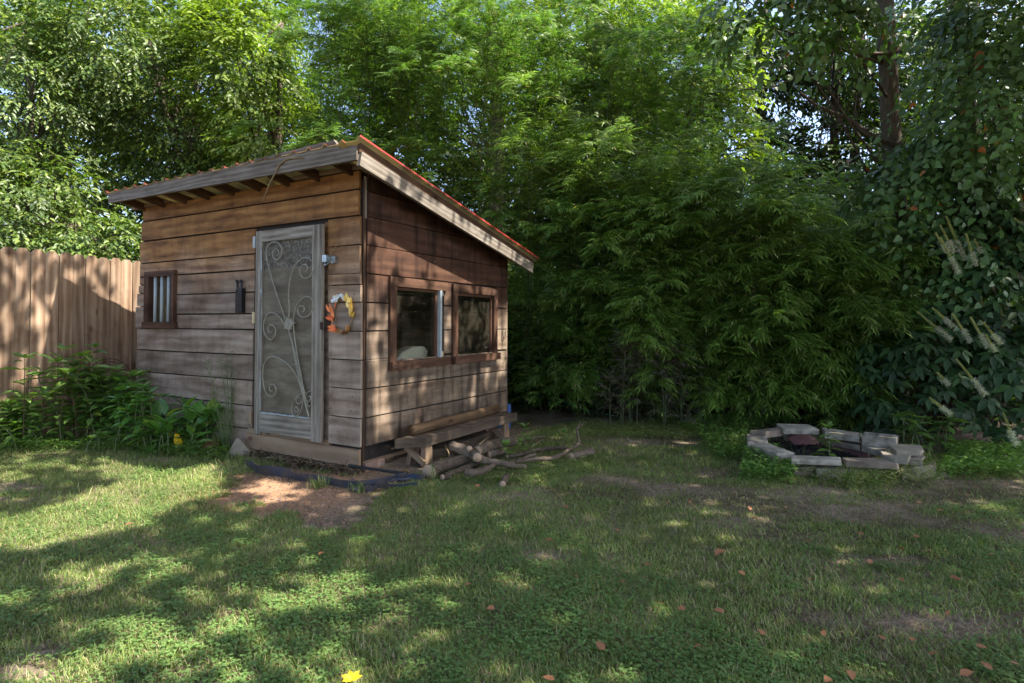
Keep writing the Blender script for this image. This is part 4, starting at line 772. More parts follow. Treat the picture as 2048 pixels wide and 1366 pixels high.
# ---------------- landscape edging, pipe, cord, rock, pot, trellis
def strip(name,pts,h_,mat,label,cat,t=.006):
    pts=smooth_path(pts,5); mb=MB(); n_=len(pts); hz=h_*np.clip(.75+.5*vnoise(pts[:,0],pts[:,1],5,9),.4,1.2)
    b=0
    for i,p in enumerate(pts):
        tg=pts[min(i+1,n_-1)]-pts[max(i-1,0)]; nn_=np.array([tg[1],-tg[0],0]); nn_/=np.linalg.norm(nn_)+1e-9
        ln=nn_*(.035*math.sin(i*.7)-.05)
        mb.v+= [p-[0,0,.03], p+nn_*t-[0,0,.03], p+nn_*t+ln*-.6+[0,0,hz[i]], p+ln*-.6+[0,0,hz[i]]]
    for k in range(n_-1):
        for q in range(4):
            i0=4*k+q; i1=4*k+(q+1)%4; mb.face((i0,i1,i1+4,i0+4),[(0,0)]*4)
    mb.face((3,2,1,0),[(0,0)]*4); e=len(mb.v)-4; mb.face((e,e+1,e+2,e+3),[(0,0)]*4)
    o=mb.build(name,mat,None,False); return tag(o,label,cat)
strip('landscape_edging',[at(498,934),at(520,944),at(560,950),at(600,958),at(650,968),at(700,976),at(742,976),at(790,962),at(850,965)],.07,M['edging'],'wavy strip of black plastic edging in the dirt before the shed','edging')
strip('landscape_edging',[at(700,972),at(735,985),at(750,978),at(790,978),at(835,975)],.05,M['edging'],'short loose curl of black edging at the corner of the shed','edging')
mb=MB(); a,b=at(697,931,.09),at(815,948,.035); c=b; mb.tube(smooth_path([a,(a+b)/2,b]),.013,8); o=mb.build('digging_bar',M['black'],None,True); tag(o,'black round bar lying from the shed corner toward the bench','bar')
for nm,lab_,P_,rd,mk in (('green_string','green garden cord trailing along the ground below the bamboo',[(1120,800,.25),(1150,812,.14),(1190,824,.06),(1230,832,.04),(1262,836,.03)],.006,'rope'),('white_twine','thin white twine scrap curled on the grass below the bamboo',[(1198,836,.03),(1205,842,.02),(1215,838,.03),(1212,846,.02),(1206,850,.02)],.003,'white'),('white_twine','second white twine scrap nearer the log pile branch',[(1235,862,.03),(1243,868,.02),(1255,876,.02),(1262,884,.02)],.003,'white'),('thin_hose','dark ribbed hose half buried in grass beside the black bar',[(770,963,.02),(790,960,.02),(815,958,.03),(835,950,.03),(850,955,.02)],.012,'edging'),('thin_hose','dark rolled scrap of hose on the bare dirt',[(703,978,.02),(712,979,.025),(725,977,.02),(736,972,.02)],.016,'edging')):
    mb=MB(); mb.tube(smooth_path([at(*q) for q in P_]),rd,6); o=mb.build(nm,M[mk],None,True); tag(o,lab_,'cord' if 'cord' in nm or 'twine' in nm else 'hose')
mb=MB(); p=s2w((.02,2.47,0)); mb.box((p[0]-.16,p[1]-.05,0),(p[0]+.0,p[1]+.1,.30)); M['blue']=plain('blue_plastic',(.03,.09,.28),.5,0,.2,8,.05); o=mb.build('blue_tub',M['blue'],None,bevel=.02); tag(o,'blue plastic tub standing behind the far end of the bench','tub')
mb=MB(); c=at(478,918); pts=[(-.14,-.03),(.13,-.05),(.16,.04),(-.1,.06)]
def rock(name,c,prof,dep,mk,label,jit=.012):
    mb=MB(); n_=len(prof); fr_=[np.array([a,0,b])+R.normal(0,jit*.3,3) for a,b in prof]; bk_=[np.array([a*.8+.01,dep,b*.85])+R.normal(0,jit,3) for a,b in prof]; mb.v+=fr_+bk_
    mb.face(tuple(range(n_)),[(0,0)]*n_); mb.face(tuple(range(n_,2*n_))[::-1],[(0,0)]*n_)
    for i in range(n_): mb.face((i,n_+i,n_+(i+1)%n_,(i+1)%n_),[(0,0)]*4)
    o=mb.build(name,M[mk],None,bevel=.008); o.location=c; return tag(o,label,'stone')
rock('field_stone',at(475,918,-.02),[(-.10,0),(.10,0),(.13,.06),(.09,.10),(.03,.19),(-.015,.20),(-.08,.09)],.1,'stone_tan','pointed pale stone leaning beside the rim board near the door')
rock('field_stone',at(316,872,-.01),[(-.08,0),(.08,0),(.05,.06),(0,.14),(-.03,.13)],.06,'block','small pointed grey stone standing among the flower bed leaves')
rock('field_stone',at(385,880,.0),[(-.09,0),(.09,0),(.07,.04),(-.05,.06)],.1,'stone_tan','low pale stone lying at the foot of the glossy plant')
# terracotta saucer tipped on edge
mb=MB(); c=at(423,893,.075); 
for k in range(20):
    pass
a_=np.linspace(0,2*math.pi,25)[:-1]; b0=0
for r_,y_ in ((.0,.015),(.05,.015),(.066,-.01),(.07,-.012),(.055,.03),(.0,.03)):
    for a in a_: mb.v.append(np.array([r_*math.cos(a),y_,r_*math.sin(a)]))
for k in range(5):
    for i in range(24): mb.face((k*24+i,k*24+(i+1)%24,(k+1)*24+(i+1)%24,(k+1)*24+i),[(0,0)]*4)
o=mb.build('terracotta_saucer',M['terracotta'],None,True); o.location=c; tag(o,'terracotta saucer tipped on edge at the foot of the feathery plant','saucer')
# wire trellis behind the bed
tr_=empty('wire_trellis',tuple(at(150,880)+[0,.35,0]),'rusty wire trellis with arched and coiled top behind the flower bed','trellis')
mb=MB(); 
for k,(r_,h_) in enumerate(((.26,.62),(.20,.64),(.13,.62))):
    a=np.linspace(0,math.pi,16); mb.tube([( .12+r_*math.cos(t),0,h_+r_*.9*math.sin(t)) for t in a],.004,5)
for x in (-.14,-.08,0.,.12,.25,.32,.38): mb.tube([(x,0,-.1),(x,0,.66)],.004,5)
t=np.linspace(0,4*math.pi,40); mb.tube([(.18+.09*(1-q/13)*math.cos(q),-.01,.60+.09*(1-q/13)*math.sin(q)) for q in t],.004,5)
mb.tube([(-.1,0,.6),(-.12,0,.86),(-.10,0,.98)],.004,5); mb.tube([(-.14,0,.25),(.38,0,.25)],.004,5)
mb.build('wire_frame',M['rust'],tr_,True)

# ================================================================== PLANTS
def broadplant(name,loc,label,cat,stems,hgt,L,W,n_leaf,spread=.5,mk='weed',tm=T_OVATE,droop=.25,stemmk='stemg',group=None,top_tuft=True,rad=.006):
    t=empty(name,tuple(loc),label,cat,group); mb=MB(); Ps=[];Ds=[];Ns=[];Ls=[]
    for s in range(stems):
        a=R.uniform(0,6.28); ln=R.uniform(.1,1)*spread; h_=hgt*R.uniform(.6,1.05); b=np.array([R.normal(0,.05*stems**.4),R.normal(0,.04*stems**.4),-.02]); e=b+np.array([math.cos(a)*ln,math.sin(a)*ln*.7,h_]); mid=(b+e)/2+np.array([0,0,h_*.12])-np.array([math.cos(a),math.sin(a),0])*ln*.15
        pth=smooth_path([b,mid,e],5); mb.tube(pth,[rad,rad*.8,rad*.4],5)
        k=n_leaf; ts=np.sort(np.concatenate([R.uniform(.2,.93,k-6 if k>8 else k),np.ones(6 if (k>8 and top_tuft) else 0)*.98])); pos=np.stack([np.interp(ts,np.linspace(0,1,len(pth)),pth[:,c]) for c in range(3)],1)
        aa=np.arange(len(ts))*2.4+R.uniform(0,6); el=R.uniform(.0,.5,len(ts))+np.where(ts>.95,.35,0)
        Ps.append(pos); Ds.append(np.stack([np.cos(aa)*np.cos(el),np.sin(aa)*np.cos(el),np.sin(el)-droop],1)); Ns.append(rdir(len(ts))*.35+[0,0,1]); Ls.append(L*R.uniform(.6,1.15,len(ts))*np.where(ts>.95,.8,1))
    P=np.vstack(Ps); mb.build('stems',M[stemmk],t,True); Lc=np.concatenate(Ls)
    leaves('leaves',P,np.vstack(Ds),np.vstack(Ns),Lc,Lc*W/L,tm,M[mk],t); return t
G1='plants in the bed beside the fence'
broadplant('garden_plant',at(30,885),'low bushy plant with whorled leaves nearest the picture edge of the bed','plant',13,.52,.17,.06,20,.36,group=G1)
broadplant('garden_plant',at(75,890),'low leafy weed growing between the edge plant and the tall bush','plant',9,.42,.13,.05,16,.28,group=G1)
broadplant('garden_plant',at(140,888)+[0,.12,0],'tallest leafy bush of the bed, in front of the wire trellis','plant',17,.98,.2,.075,24,.36,group=G1,stemmk='stemr')
broadplant('garden_plant',at(195,885)+[0,.05,0],'dense dark green bush joining the trellis bush on its shed side','plant',16,.76,.19,.08,22,.36,group=G1)
broadplant('garden_plant',at(250,885)+[0,.05,0],'rounded bush with glossy oval leaves where the fence meets the shed','plant',18,.70,.15,.085,18,.34,mk='hosta',group=G1)
broadplant('garden_plant',at(285,895)+[0,-.0,0],'plant with arching stems reaching up across the shed boards','plant',10,.62,.17,.06,14,.28,group=G1,mk='hosta')
broadplant('garden_plant',at(-30,890),'leafy weeds running out of the view along the fence','plant',12,.5,.16,.055,18,.35,group=G1)
broadplant('garden_plant',at(312,903),'low dark-leaved plant around the pointed grey stone','plant',10,.30,.16,.07,9,.26,mk='hosta',group=G1)
broadplant('garden_plant',at(408,903),'spreading low plant between the glossy plant and the feathery one','plant',9,.24,.15,.06,8,.24,group=G1)
broadplant('garden_plant',at(200,905)+[0,0,0],'pale low seedling hanging over the lawn edge of the bed','plant',5,.26,.11,.045,9,.15,group=G1)
broadplant('garden_plant',at(368,899),'glossy upright plant with one yellow leaf, before the shed boards','plant',16,.44,.26,.10,6,.2,mk='hosta',group=G1,droop=-.5,top_tuft=False)
o=leaves('fallen_leaf',[[0,0,0],[.03,0,.0]],[[.1,-.3,1],[-.2,-.3,.8]],[[0,-1,.2],[0.3,-1,.1]],.15,.075,T_OVATE,M['yellowleaf']); o.location=at(356,893,.05); o.name='yellow_leaf'; tag(o,'broad yellowing leaf at the base of the glossy upright plant','leaf')
# seed stalk against the fence
mb=MB(); c=at(55,890); mb.tube(smooth_path([(0,0,0),(.02,0,.4),(.03,0,.80)]),.003,5); t=empty('seed_stalk',tuple(c),'thin pale seed head standing against the fence boards','plant',G1); mb.build('stems',M['twine'],t)
n_=60; z=R.uniform(.55,.82,n_); leaves('seeds',np.stack([.025+R.normal(0,.004,n_),R.normal(0,.004,n_),z],1),rdir(n_)+[0,0,.6],rdir(n_),.035*(1-(z-.55)*2),.006,T_LANCE,M['litter'],t)
# feathery dog fennel beside the door
t=empty('feathery_plant',tuple(at(452,906)),'feathery thread-leaved plant growing up beside the screen door','plant'); mb=MB(); Ps=[];Ds=[]
for s in range(9):
    h_=R.uniform(.35,.95) if s else 1.0; a=R.uniform(0,6.28); b=np.array([R.normal(0,.03),R.normal(0,.03),0]); e=b+np.array([math.cos(a)*.10-.06,math.sin(a)*.05,h_]); pth=smooth_path([b,(b+e)/2+[.02,0,0],e],5); mb.tube(pth,[.004,.003,.0015],5)
    k=int(170*h_); ts=R.uniform(.05,1,k); pos=np.stack([np.interp(ts,np.linspace(0,1,len(pth)),pth[:,c]) for c in range(3)],1); dd=rdir(k)*[1,1,.3]+[0,0,.75]; rr_=R.uniform(0,.07,k)[:,None]*(1.15-ts[:,None]); Ps.append(pos+dd*rr_); Ds.append(dd+rdir(k)*.4)
P=np.vstack(Ps); mb.build('stems',M['stemg'],t,True); leaves('leaves',P,np.vstack(Ds),rdir(len(P)),R.uniform(.03,.065,len(P)),.0035,T_LANCE,M['fern'],t)
for px_,py_,n_,h_,lab_ in ((430,905,120,.22,'spiky grass tuft in front of the feathery plant'),(510,905,60,.16,'small grass tuft by the pointed pale stone'),(640,975,70,.12,'grass tuft growing over the black edging strip'),(720,985,60,.10,'grass tuft at the bare dirt beside the shed corner'),(1840,930,90,.22,'long grass tuft at the shrub end of the fire pit'),(1700,965,90,.20,'long grass tuft before the front rim of the fire pit'),(1475,900,100,.2,'tall bluish grass tuft at the far left of the ring')):
    c=at(px_,py_); a=R.uniform(0,6.28,n_); ln=R.uniform(.1,.9,n_); o=leaves('grass_tuft',np.stack([R.normal(0,.035,n_),R.normal(0,.035,n_),0*a],1),np.stack([np.cos(a)*ln,np.sin(a)*ln,1+0*a],1),np.stack([-np.cos(a),-np.sin(a),ln],1),h_*R.uniform(.5,1.1,n_),.006,T_BLADE,M['grass']); o.location=c; tag(o,lab_,'grass tuft')
# sprouts
G2='broad-leaved sprouts among logs and blocks'
def sprout(px_,py_,h_,L,lab_,n_=9,z0=0.,W=.4):
    t=empty('sprout',tuple(at(px_,py_,z0)),lab_,'plant',G2); mb=MB(); mb.tube(smooth_path([(0,0,-.02),(.01,0,h_*.5),(-.005,0,h_)]),[.006,.003],5); mb.build('stems',M['stemg'],t,True)
    ts=np.concatenate([np.linspace(.35,.9,n_),np.ones(5)]); a=np.arange(len(ts))*2.4; el=np.where(ts>.95,.9,.15); leaves('leaves',np.stack([0*a,0*a,ts*h_],1),np.stack([np.cos(a)*np.cos(el),np.sin(a)*np.cos(el),np.sin(el)-.1],1),rdir(len(a))*.3+[0,0,1],L*R.uniform(.7,1.1,len(a))*np.where(ts>.95,.7,1),L*W*R.uniform(.8,1.,len(a)),T_OVATE,M['weed'],t)
sprout(1657,945,.37,.13,'tall single sprout with whorled leaves rising before the fire pit rim',14)
sprout(1047,888,.16,.16,'large five-leaved sprout behind the mossy log',4,z0=.03,W=.45)
sprout(1010,912,.09,.12,'low sprout squeezed between forked log and mossy log',3,z0=.04,W=.5)
sprout(1040,905,.10,.08,'smallest sprout beside the grey bent branch',3,z0=.03,W=.5)
sprout(1128,888,.12,.08,'yellowish sprout under the kink of the slender branch',3,z0=.03,W=.6)
sprout(865,965,.13,.04,'tiny yellow-green sprout at the sawn end of the lowest log',14)
sprout(1065,925,.16,.045,'thin-stemmed sprout in front of the kinked branch',12)
sprout(1540,850,.20,.15,'whorled sprout behind the back left of the ring',8)
broadplant('young_shrub',at(1680,858),'small shrub with long smooth leaves behind the back of the fire pit','shrub',14,.42,.19,.08,12,.34,mk='weed')
broadplant('young_shrub',at(1865,905),'small leafy shrub at the outer end of the stacked stones','shrub',10,.42,.17,.07,12,.25,mk='weed')
broadplant('leafy_shrub',at(1500,850)+[0,.25,0],'dark broad-leaved shrub at the foot of the bamboo behind the pit','shrub',20,1.0,.22,.10,15,.55,mk='weed',stemmk='stemr')
broadplant('leafy_shrub',at(1590,845)+[0,.2,0],'brighter broad-leaved shrub between the dark shrub and the flowering one','shrub',12,.7,.2,.09,13,.4,mk='weed',stemmk='stemr')

# ---------------- bottlebrush shrub
bk=empty('flowering_shrub',(5.0,6.6,0),'large dark shrub of five-fingered leaves with white bottlebrush flower spikes','shrub')
def shell(c,r,n,front=True,inner=.55):
    d=rdir(n); 
    if front: d[:,1]=np.where(R.random(n)<.85,-np.abs(d[:,1]),d[:,1]); d[:,2]=np.where(R.random(n)<.6,np.abs(d[:,2]),d[:,2])
    return np.array(c)+d*np.array(r)*(inner+(1-inner)*R.random((n,1))**.5),d
Ps=[];Ds=[]
for c,r,n_ in (((4.75,6.5,.72),(.95,.75,.78),220),((5.3,6.5,1.3),(.85,.8,1.1),190),((5.5,6.3,.6),(.9,.8,.8),150),((4.1,6.45,.3),(.4,.45,.3),30),((5.3,6.6,2.1),(.6,.7,.6),60)):
    a,d=shell(c,r,n_); Ps.append(a); Ds.append(d)
P=np.vstack(Ps); Dd=np.vstack(Ds); k=P[:,2]>.1; P,Dd=P[k],Dd[k]; m_=len(P); nrm=unit(Dd*.55+[0,-.25,.8]+rdir(m_)*.2)
t1=unit(np.cross(nrm,rdir(m_))); t2=np.cross(nrm,t1); K=6; Pl=[];Dl=[];Nl=[];Ll=[]
sz=R.uniform(.10,.165,m_)
for k in range(K):
    a=2*math.pi*k/K*.92+R.normal(0,.06,m_); d=t1*np.cos(a)[:,None]+t2*np.sin(a)[:,None]-nrm*.28; Pl.append(P+d*.012); Dl.append(d-np.array([0,0,.12])); Nl.append(nrm+rdir(m_)*.08); Ll.append(sz*R.uniform(.85,1.1,m_))
off=np.array([5.0,6.6,0]); Lc=np.concatenate(Ll); leaves('leaves',np.vstack(Pl)-off,np.vstack(Dl),np.vstack(Nl),Lc,Lc*.46,T_OVATE,M['buckeye'],bk)
mb=MB(); 
for e in P[R.choice(m_,60,replace=False)]: b=np.array([R.uniform(4.2,5.8),7.0+R.uniform(-.2,.3),0]); mb.tube(smooth_path([b-off,(b+e)/2-off+[0,.1,.15],e-off]),[.014,.007,.004],5)
mb.build('stems',M['trunk'],bk,True)
FS=[(1500,380,1025,185,(1500+1025/2.628,380+185/2.628))]
def Zf(zx,zy): return 1500+zx/2.628,380+zy/2.628
spk=[((975,225),(1040,330),5.9),((1000,185),(1075,330),6.0),((1030,140),(1130,370),6.05),((1135,230),(1190,400),5.95),((1180,260),(1215,330),6.),((880,640),(1060,790),5.6),((960,620),(1070,720),5.7),((1065,650),(1160,800),5.65),((1160,670),(1250,830),5.6),((1225,695),(1320,810),5.65),((1085,890),(1240,1080),5.35),((985,960),(1045,1025),5.4),((945,1095),(1060,1180),5.3),((1330,1170),(1400,1340),5.1),((1310,600),(1340,710),5.9),((1370,420),(1440,470),5.9),((1310,190),(1380,310),6.1),((1415,10),(1440,110),6.1),((1210,560),(1250,680),6.),((1000,250),(1100,440),5.9),((1240,760),(1290,850),5.6),((1390,150),(1440,190),6.)]
for (a,b,Y_) in spk:
    pa=atd(*Zf(*a),Y_); pb=atd(*Zf(*b),Y_+.02); c=(pa+pb)/2; ax=pb-pa; Ln=np.linalg.norm(ax); t=bpy.data.objects.new('flower_spike',None)
    n_=int(650*Ln/.3)+80; s=R.random(n_); bud=s<.55; rad_=np.where(bud,.006+.008*s,.016+.018*R.random(n_)); pos=pa+ax*s[:,None]; dd=unit(np.cross(rdir(n_),ax))
    # one mesh per spike: buds toward the tip, long white filaments toward the base
    P1=pos-off; Lf=np.where(bud,rad_+.006,R.uniform(.02,.045,n_)); Wf=np.where(bud,.008,.0026)
    k1=bud; 
    o1=leaves('flower_spike',P1,dd+unit(ax)*-.5*bud[:,None]+rdir(n_)*.2,rdir(n_),Lf,Wf,T_LANCE,M['bud'],bk); o1.data.materials.append(M['flower']); mi=np.repeat((~bud).astype(np.int32),len(T_LANCE[1])); o1.data.polygons.foreach_set('material_index',mi)

# ---------------- bamboo
def bamboo(label,bases,hrange,lean,mk,nb=4.5,leafL=.085,name='bamboo',K=15,Wf=.15,vis_bias=None,lean_dir=None,nodes=24,blen=.62,plumes=2.2,pl=1.15,pstart=.3,group='clumps of bamboo along the back of the yard',dens=1.,t0=.04):
    bases=np.array(bases); c=np.array([bases[:,0].mean(),bases[:,1].mean(),0]); t=empty(name,tuple(c),label,'bamboo',group); mb=MB(); S=[];D0=[];BL_=[]
    for b in bases:
        h_=R.uniform(*hrange); az=(lean_dir if lean_dir is not None else -math.pi/2)+R.normal(0,.7); ln=lean*h_*R.uniform(.4,1.2); dr=np.array([math.cos(az),math.sin(az),0])
        p0_=np.array([b[0],b[1],-.05])-c; pts=[p0_,p0_+dr*ln*.12+[0,0,h_*.4],p0_+dr*ln*.45+[0,0,h_*.78],p0_+dr*ln*1.0+[0,0,h_]]
        pth=smooth_path(pts,5); mb.tube(pth,[.008,.007,.005,.002],6); L_=np.linspace(0,1,len(pth))
        k=int(nodes*nb*dens); ts=t0+(1-t0)*R.random(k)**.85; pos=np.stack([np.interp(ts,L_,pth[:,q]) for q in range(3)],1); aa=R.uniform(0,6.28,k); el=R.uniform(.25,.95,k)
        S.append(pos); D0.append(np.stack([np.cos(aa)*np.cos(el),np.sin(aa)*np.cos(el),np.sin(el)],1)); BL_.append(blen*(1.15-.6*ts)*R.uniform(.5,1.15,k))
        for _ in range(int(plumes)+(R.random()<plumes%1)):
            i0=int(R.uniform(pstart,.98)*(len(pth)-1)); a_=(lean_dir if lean_dir is not None else -math.pi/2)+R.normal(0,1.0); q_=np.array([math.cos(a_),math.sin(a_),0]); Lp=pl*R.uniform(.6,1.25); r0=pth[i0]
            pp=smooth_path([r0,r0+q_*Lp*.4+[0,0,Lp*.38],r0+q_*Lp*.8+[0,0,Lp*.42],r0+q_*Lp*1.1+[0,0,Lp*.2]],5); mb.tube(pp,[.005,.003,.0015],5); Lq=np.linspace(0,1,len(pp))
            kk=int(30*Lp); tt=.25+.75*R.random(kk)**.8; po=np.stack([np.interp(tt,Lq,pp[:,q]) for q in range(3)],1); sd_=np.cross(q_,[0,0,1.]); sg=R.choice([-1,1],kk)[:,None]
            dd_=unit(q_*R.uniform(.5,1.1,(kk,1))+sd_*sg*R.uniform(.3,.9,(kk,1))+np.array([0,0,1])*R.uniform(-.1,.6,(kk,1))); S.append(po); D0.append(dd_); BL_.append(.36*(1.2-.5*tt)*R.uniform(.6,1.15,kk))
    S=np.vstack(S); D0=np.vstack(D0); BL_=np.concatenate(BL_); nbq=len(S)
    s=(np.arange(K)+.6)/K; s=s[None,:]*np.ones((nbq,1)); x=(BL_[:,None]*s)
    pos=S[:,None,:]+D0[:,None,:]*x[...,None]; pos[...,2]-=.55*x**2/ (BL_[:,None]+.2)
    tan=D0[:,None,:]-np.array([0,0,1.1])*(x/(BL_[:,None]+.2))[...,None]; tan=unit(tan)
    side=unit(np.cross(tan,np.array([0,0,1.])+rdir(nbq)[:,None,:]*.35)); alt=np.where(np.arange(K)%2==0,1,-1)[None,:,None]*R.uniform(.35,1.,(nbq,K,1)); alt[:,-1]*=.1
    d=tan+side*alt-np.array([0,0,.22]); N=np.cross(side,tan); N=N*np.sign(N[...,2:3]+1e-6)+rdir(nbq*K).reshape(nbq,K,3)*.45
    Lf=leafL*R.uniform(.65,1.3,(nbq,K))
    mb.build('culms',M['culm'],t,True)
    leaves('foliage',pos.reshape(-1,3),d.reshape(-1,3),N.reshape(-1,3),Lf.ravel(),Lf.ravel()*Wf,T_LANCE,M[mk],t)
    # fine twigs
    sel=R.choice(nbq,int(nbq*.45),replace=False); a=S[sel]; b=pos[sel,K//2]; e=pos[sel,-1]; wv=.0016
    V=np.stack([a+[wv,0,0],a-[wv,0,0],b-[wv,0,0],b+[wv,0,0],e],1).reshape(-1,3); o_=np.arange(len(sel))[:,None]*5; raw_mesh('twigs',V,np.concatenate([o_+[[0,1,2]],o_+[[0,2,3]],o_+[[3,2,4]]],0),M['twine'],t)
    return t
def line(x0,x1,y0,y1,n): return np.stack([R.uniform(x0,x1,n),R.uniform(y0,y1,n)],1)
bamboo('tall bright bamboo rising over the higher end of the shed roof',line(-3.6,-2.2,9.2,10.4,10),(5.6,7.6),.16,'bamboo2',leafL=.08,nodes=36,t0=.12,blen=.9,K=18)
bamboo('tall bamboo directly behind the middle of the shed roof',line(-2.3,-.9,9.0,10.2,11),(5.6,7.6),.16,'bamboo2',leafL=.08,nodes=36,t0=.12,blen=.9,K=18)
bamboo('tall feathery bamboo behind the lower end of the shed roof',line(-.9,.6,8.8,10.,11),(5.2,7.2),.16,'bamboo',leafL=.08,nodes=36,t0=.12,blen=.9,K=18)
bamboo('tall bamboo clump between the roof tip and the bare trunk',line(.5,1.9,8.8,9.8,11),(5.,6.8),.16,'bamboo',leafL=.08,nodes=36,t0=.12,blen=.9,K=18)
bamboo('tall bamboo clump below the leaning branch at the top of the view',line(1.8,3.2,8.8,9.8,10),(4.6,6.2),.16,'bamboo',nodes=32,t0=.2)
bamboo('shorter bamboo clump under the gaps of blue sky',line(3.2,4.7,8.6,9.6,9),(3.0,4.2),.16,'bamboo',nodes=28,t0=.15)
bamboo('low bamboo clump at the corner behind the flowering shrub',line(4.6,6.4,8.2,9.2,9),(2.6,3.6),.16,'bamboo',nodes=26,t0=.15)
bamboo('arching bamboo clump pressed against the lower roof corner',line(.15,.9,8.2,8.8,11),(3.2,4.4),.14,'bamboo3',leafL=.105,nodes=30,lean_dir=-1.0,K=12,nb=3.4,Wf=.12,plumes=5.,pl=.72,pstart=.06)
bamboo('dark bamboo clump just beyond the back edge of the side wall',line(.4,1.2,7.8,8.3,10),(2.1,3.2),.14,'bamboo',leafL=.105,nodes=26,lean_dir=-1.0,K=12,nb=3.4,Wf=.12,plumes=5.,pl=.72,pstart=.06)
bamboo('thin upright bamboo stems above the green cord',line(1.1,1.9,7.6,8.3,11),(2.6,3.8),.14,'bamboo3',leafL=.108,nodes=24,K=12,nb=3.4,Wf=.12,plumes=5.,pl=.72,pstart=.06)
bamboo('wide bamboo clump fanning out behind the stretch of open grass',line(1.8,2.7,7.5,8.2,12),(2.6,3.9),.2,'bamboo3',leafL=.108,nodes=26,lean_dir=-1.9,K=12,nb=3.4,Wf=.12,plumes=5.,pl=.72,pstart=.06)
bamboo('drooping bamboo clump with light green plumes behind the fire pit',line(2.6,3.5,7.3,7.9,12),(2.3,3.1),.3,'bamboo3',leafL=.12,nodes=26,lean_dir=-1.7,K=12,nb=3.4,Wf=.12,plumes=5.,pl=.72,pstart=.06,t0=.08)
bamboo('low arching bamboo plumes reaching over to the flowering shrub',line(3.4,4.2,7.2,7.8,11),(1.7,2.6),.35,'bamboo3',leafL=.12,nodes=26,lean_dir=-1.5,K=12,nb=3.4,Wf=.12,plumes=5.,pl=.72,pstart=.06,t0=.05)
bamboo('slim leafy bamboo shoots filling the corner between pit and flowering shrub',line(3.7,4.5,6.9,7.5,9),(1.2,2.3),.2,'bamboo3',leafL=.12,nodes=24,lean_dir=-1.7,K=12,nb=3.4,Wf=.12,plumes=5.,pl=.6,pstart=.06)
bamboo('dry brownish bamboo shoots at the foot of the thicket by the cord',line(1.0,2.4,7.0,7.3,12),(.7,1.3),.2,'deadleaf',leafL=.08,nodes=14,blen=.4,nb=2.2,K=10,plumes=0)

# ---------------- trees
def tree(label,loc,trunk,blobs,leafL,mk,name='leafy_tree',W=.5,tm=T_OVATE,sprayL=.45,K=14,flat=.5,droop=.35,trad=(.16,.12,.07,.03),group=None,nlimb=22,front=.75,lim=None):
    loc=np.array(loc,float); t=empty(name,tuple(loc),label,'tree',group); mb=MB(); tk=smooth_path(trunk,5); mb.tube(tk,list(trad),10); S=[];D0=[]
    for c,r,n_ in blobs:
        n_=int(n_*1.9); d=rdir(n_); d[:,1]=np.where(R.random(n_)<front,-np.abs(d[:,1]),d[:,1]); rad_=(.35+.65*R.random((n_,1))**.55); p=np.array(c)-loc+d*np.array(r)*rad_
        p+=(np.stack([vnoise(p[:,0],p[:,2],1.1,s_) for s_ in (1,2,3)],1)-.5)*.9
        S.append(p); D0.append(unit(d*[1,1,.35]+rdir(n_)*.5))
        for e in p[R.choice(n_,min(nlimb//len(blobs)+2,n_),replace=False)]:
            b=tk[R.integers(len(tk)//3,len(tk))]; mb.tube(smooth_path([b,(b+e)/2+R.normal(0,.12,3)+[0,0,.15],e],4),[.022,.013,.005],6)
    S=np.vstack(S); D0=np.vstack(D0)
    if lim is not None:
        k=lim(S+loc); S,D0=S[k],D0[k]
    n_=len(S); s=(np.arange(K)+.5)/K*np.ones((n_,1)); bl=sprayL*R.uniform(.6,1.2,n_)[:,None]; x=bl*s
    pos=S[:,None,:]+D0[:,None,:]*x[...,None]; pos[...,2]-=droop*x**2/bl; tan=unit(D0[:,None,:]-np.array([0,0,1])*(2*droop*x/bl)[...,None])
    side=unit(np.cross(tan,np.array([0,0,1.])+rdir(n_)[:,None,:]*.3)); alt=np.where(np.arange(K)%2==0,1,-1)[None,:,None]*R.uniform(.5,1.3,(n_,K,1))
    pos=pos+side*alt*.035; d=tan*.8+side*alt*.9-np.array([0,0,.25]); N=np.cross(side,tan); N=N*np.sign(N[...,2:3]+1e-6)+rdir(n_*K).reshape(n_,K,3)*flat
    Lf=leafL*R.uniform(.65,1.25,(n_,K)).ravel()
    mb.build('trunk',M['trunk'],t,True); leaves('crown',pos.reshape(-1,3),d.reshape(-1,3),N.reshape(-1,3),Lf,Lf*W,tm,M[mk],t)
    V0=S; e=pos[:,-1]; wv=.003; V=np.stack([V0+[wv,0,wv],V0-[wv,0,wv],e],1).reshape(-1,3); raw_mesh('twigs',V,np.arange(len(V)).reshape(-1,3),M['trunk'],t); return t
G3='broad-leaved trees behind the fence'; G4='woodland trees beyond the bamboo'
tree('sunlit tree whose drooping sprays hang over the fence end',(-7.5,9.6,0),[(0,0,0),(.1,0,1.5),(.2,.1,2.9)],[((-7.6,9.0,2.6),(1.3,1.,1.3),420),((-6.3,9.2,2.1),(1.1,1.,.9),330),((-5.2,9.5,1.7),(.8,.8,.8),200)],.085,'maple',W=.42,group=G3,droop=.5)
tree('tall bright tree filling the upper corner above the fence',(-9.2,10.8,0),[(0,0,0),(.2,0,3),(.1,.1,7)],[((-9.,10.3,5.2),(1.7,1.3,1.8),620),((-7.3,10.8,6.3),(1.5,1.3,1.5),420),((-9.,10.3,3.6),(1.4,1.2,1.3),380)],.085,'maple',W=.42,group=G3,droop=.5)
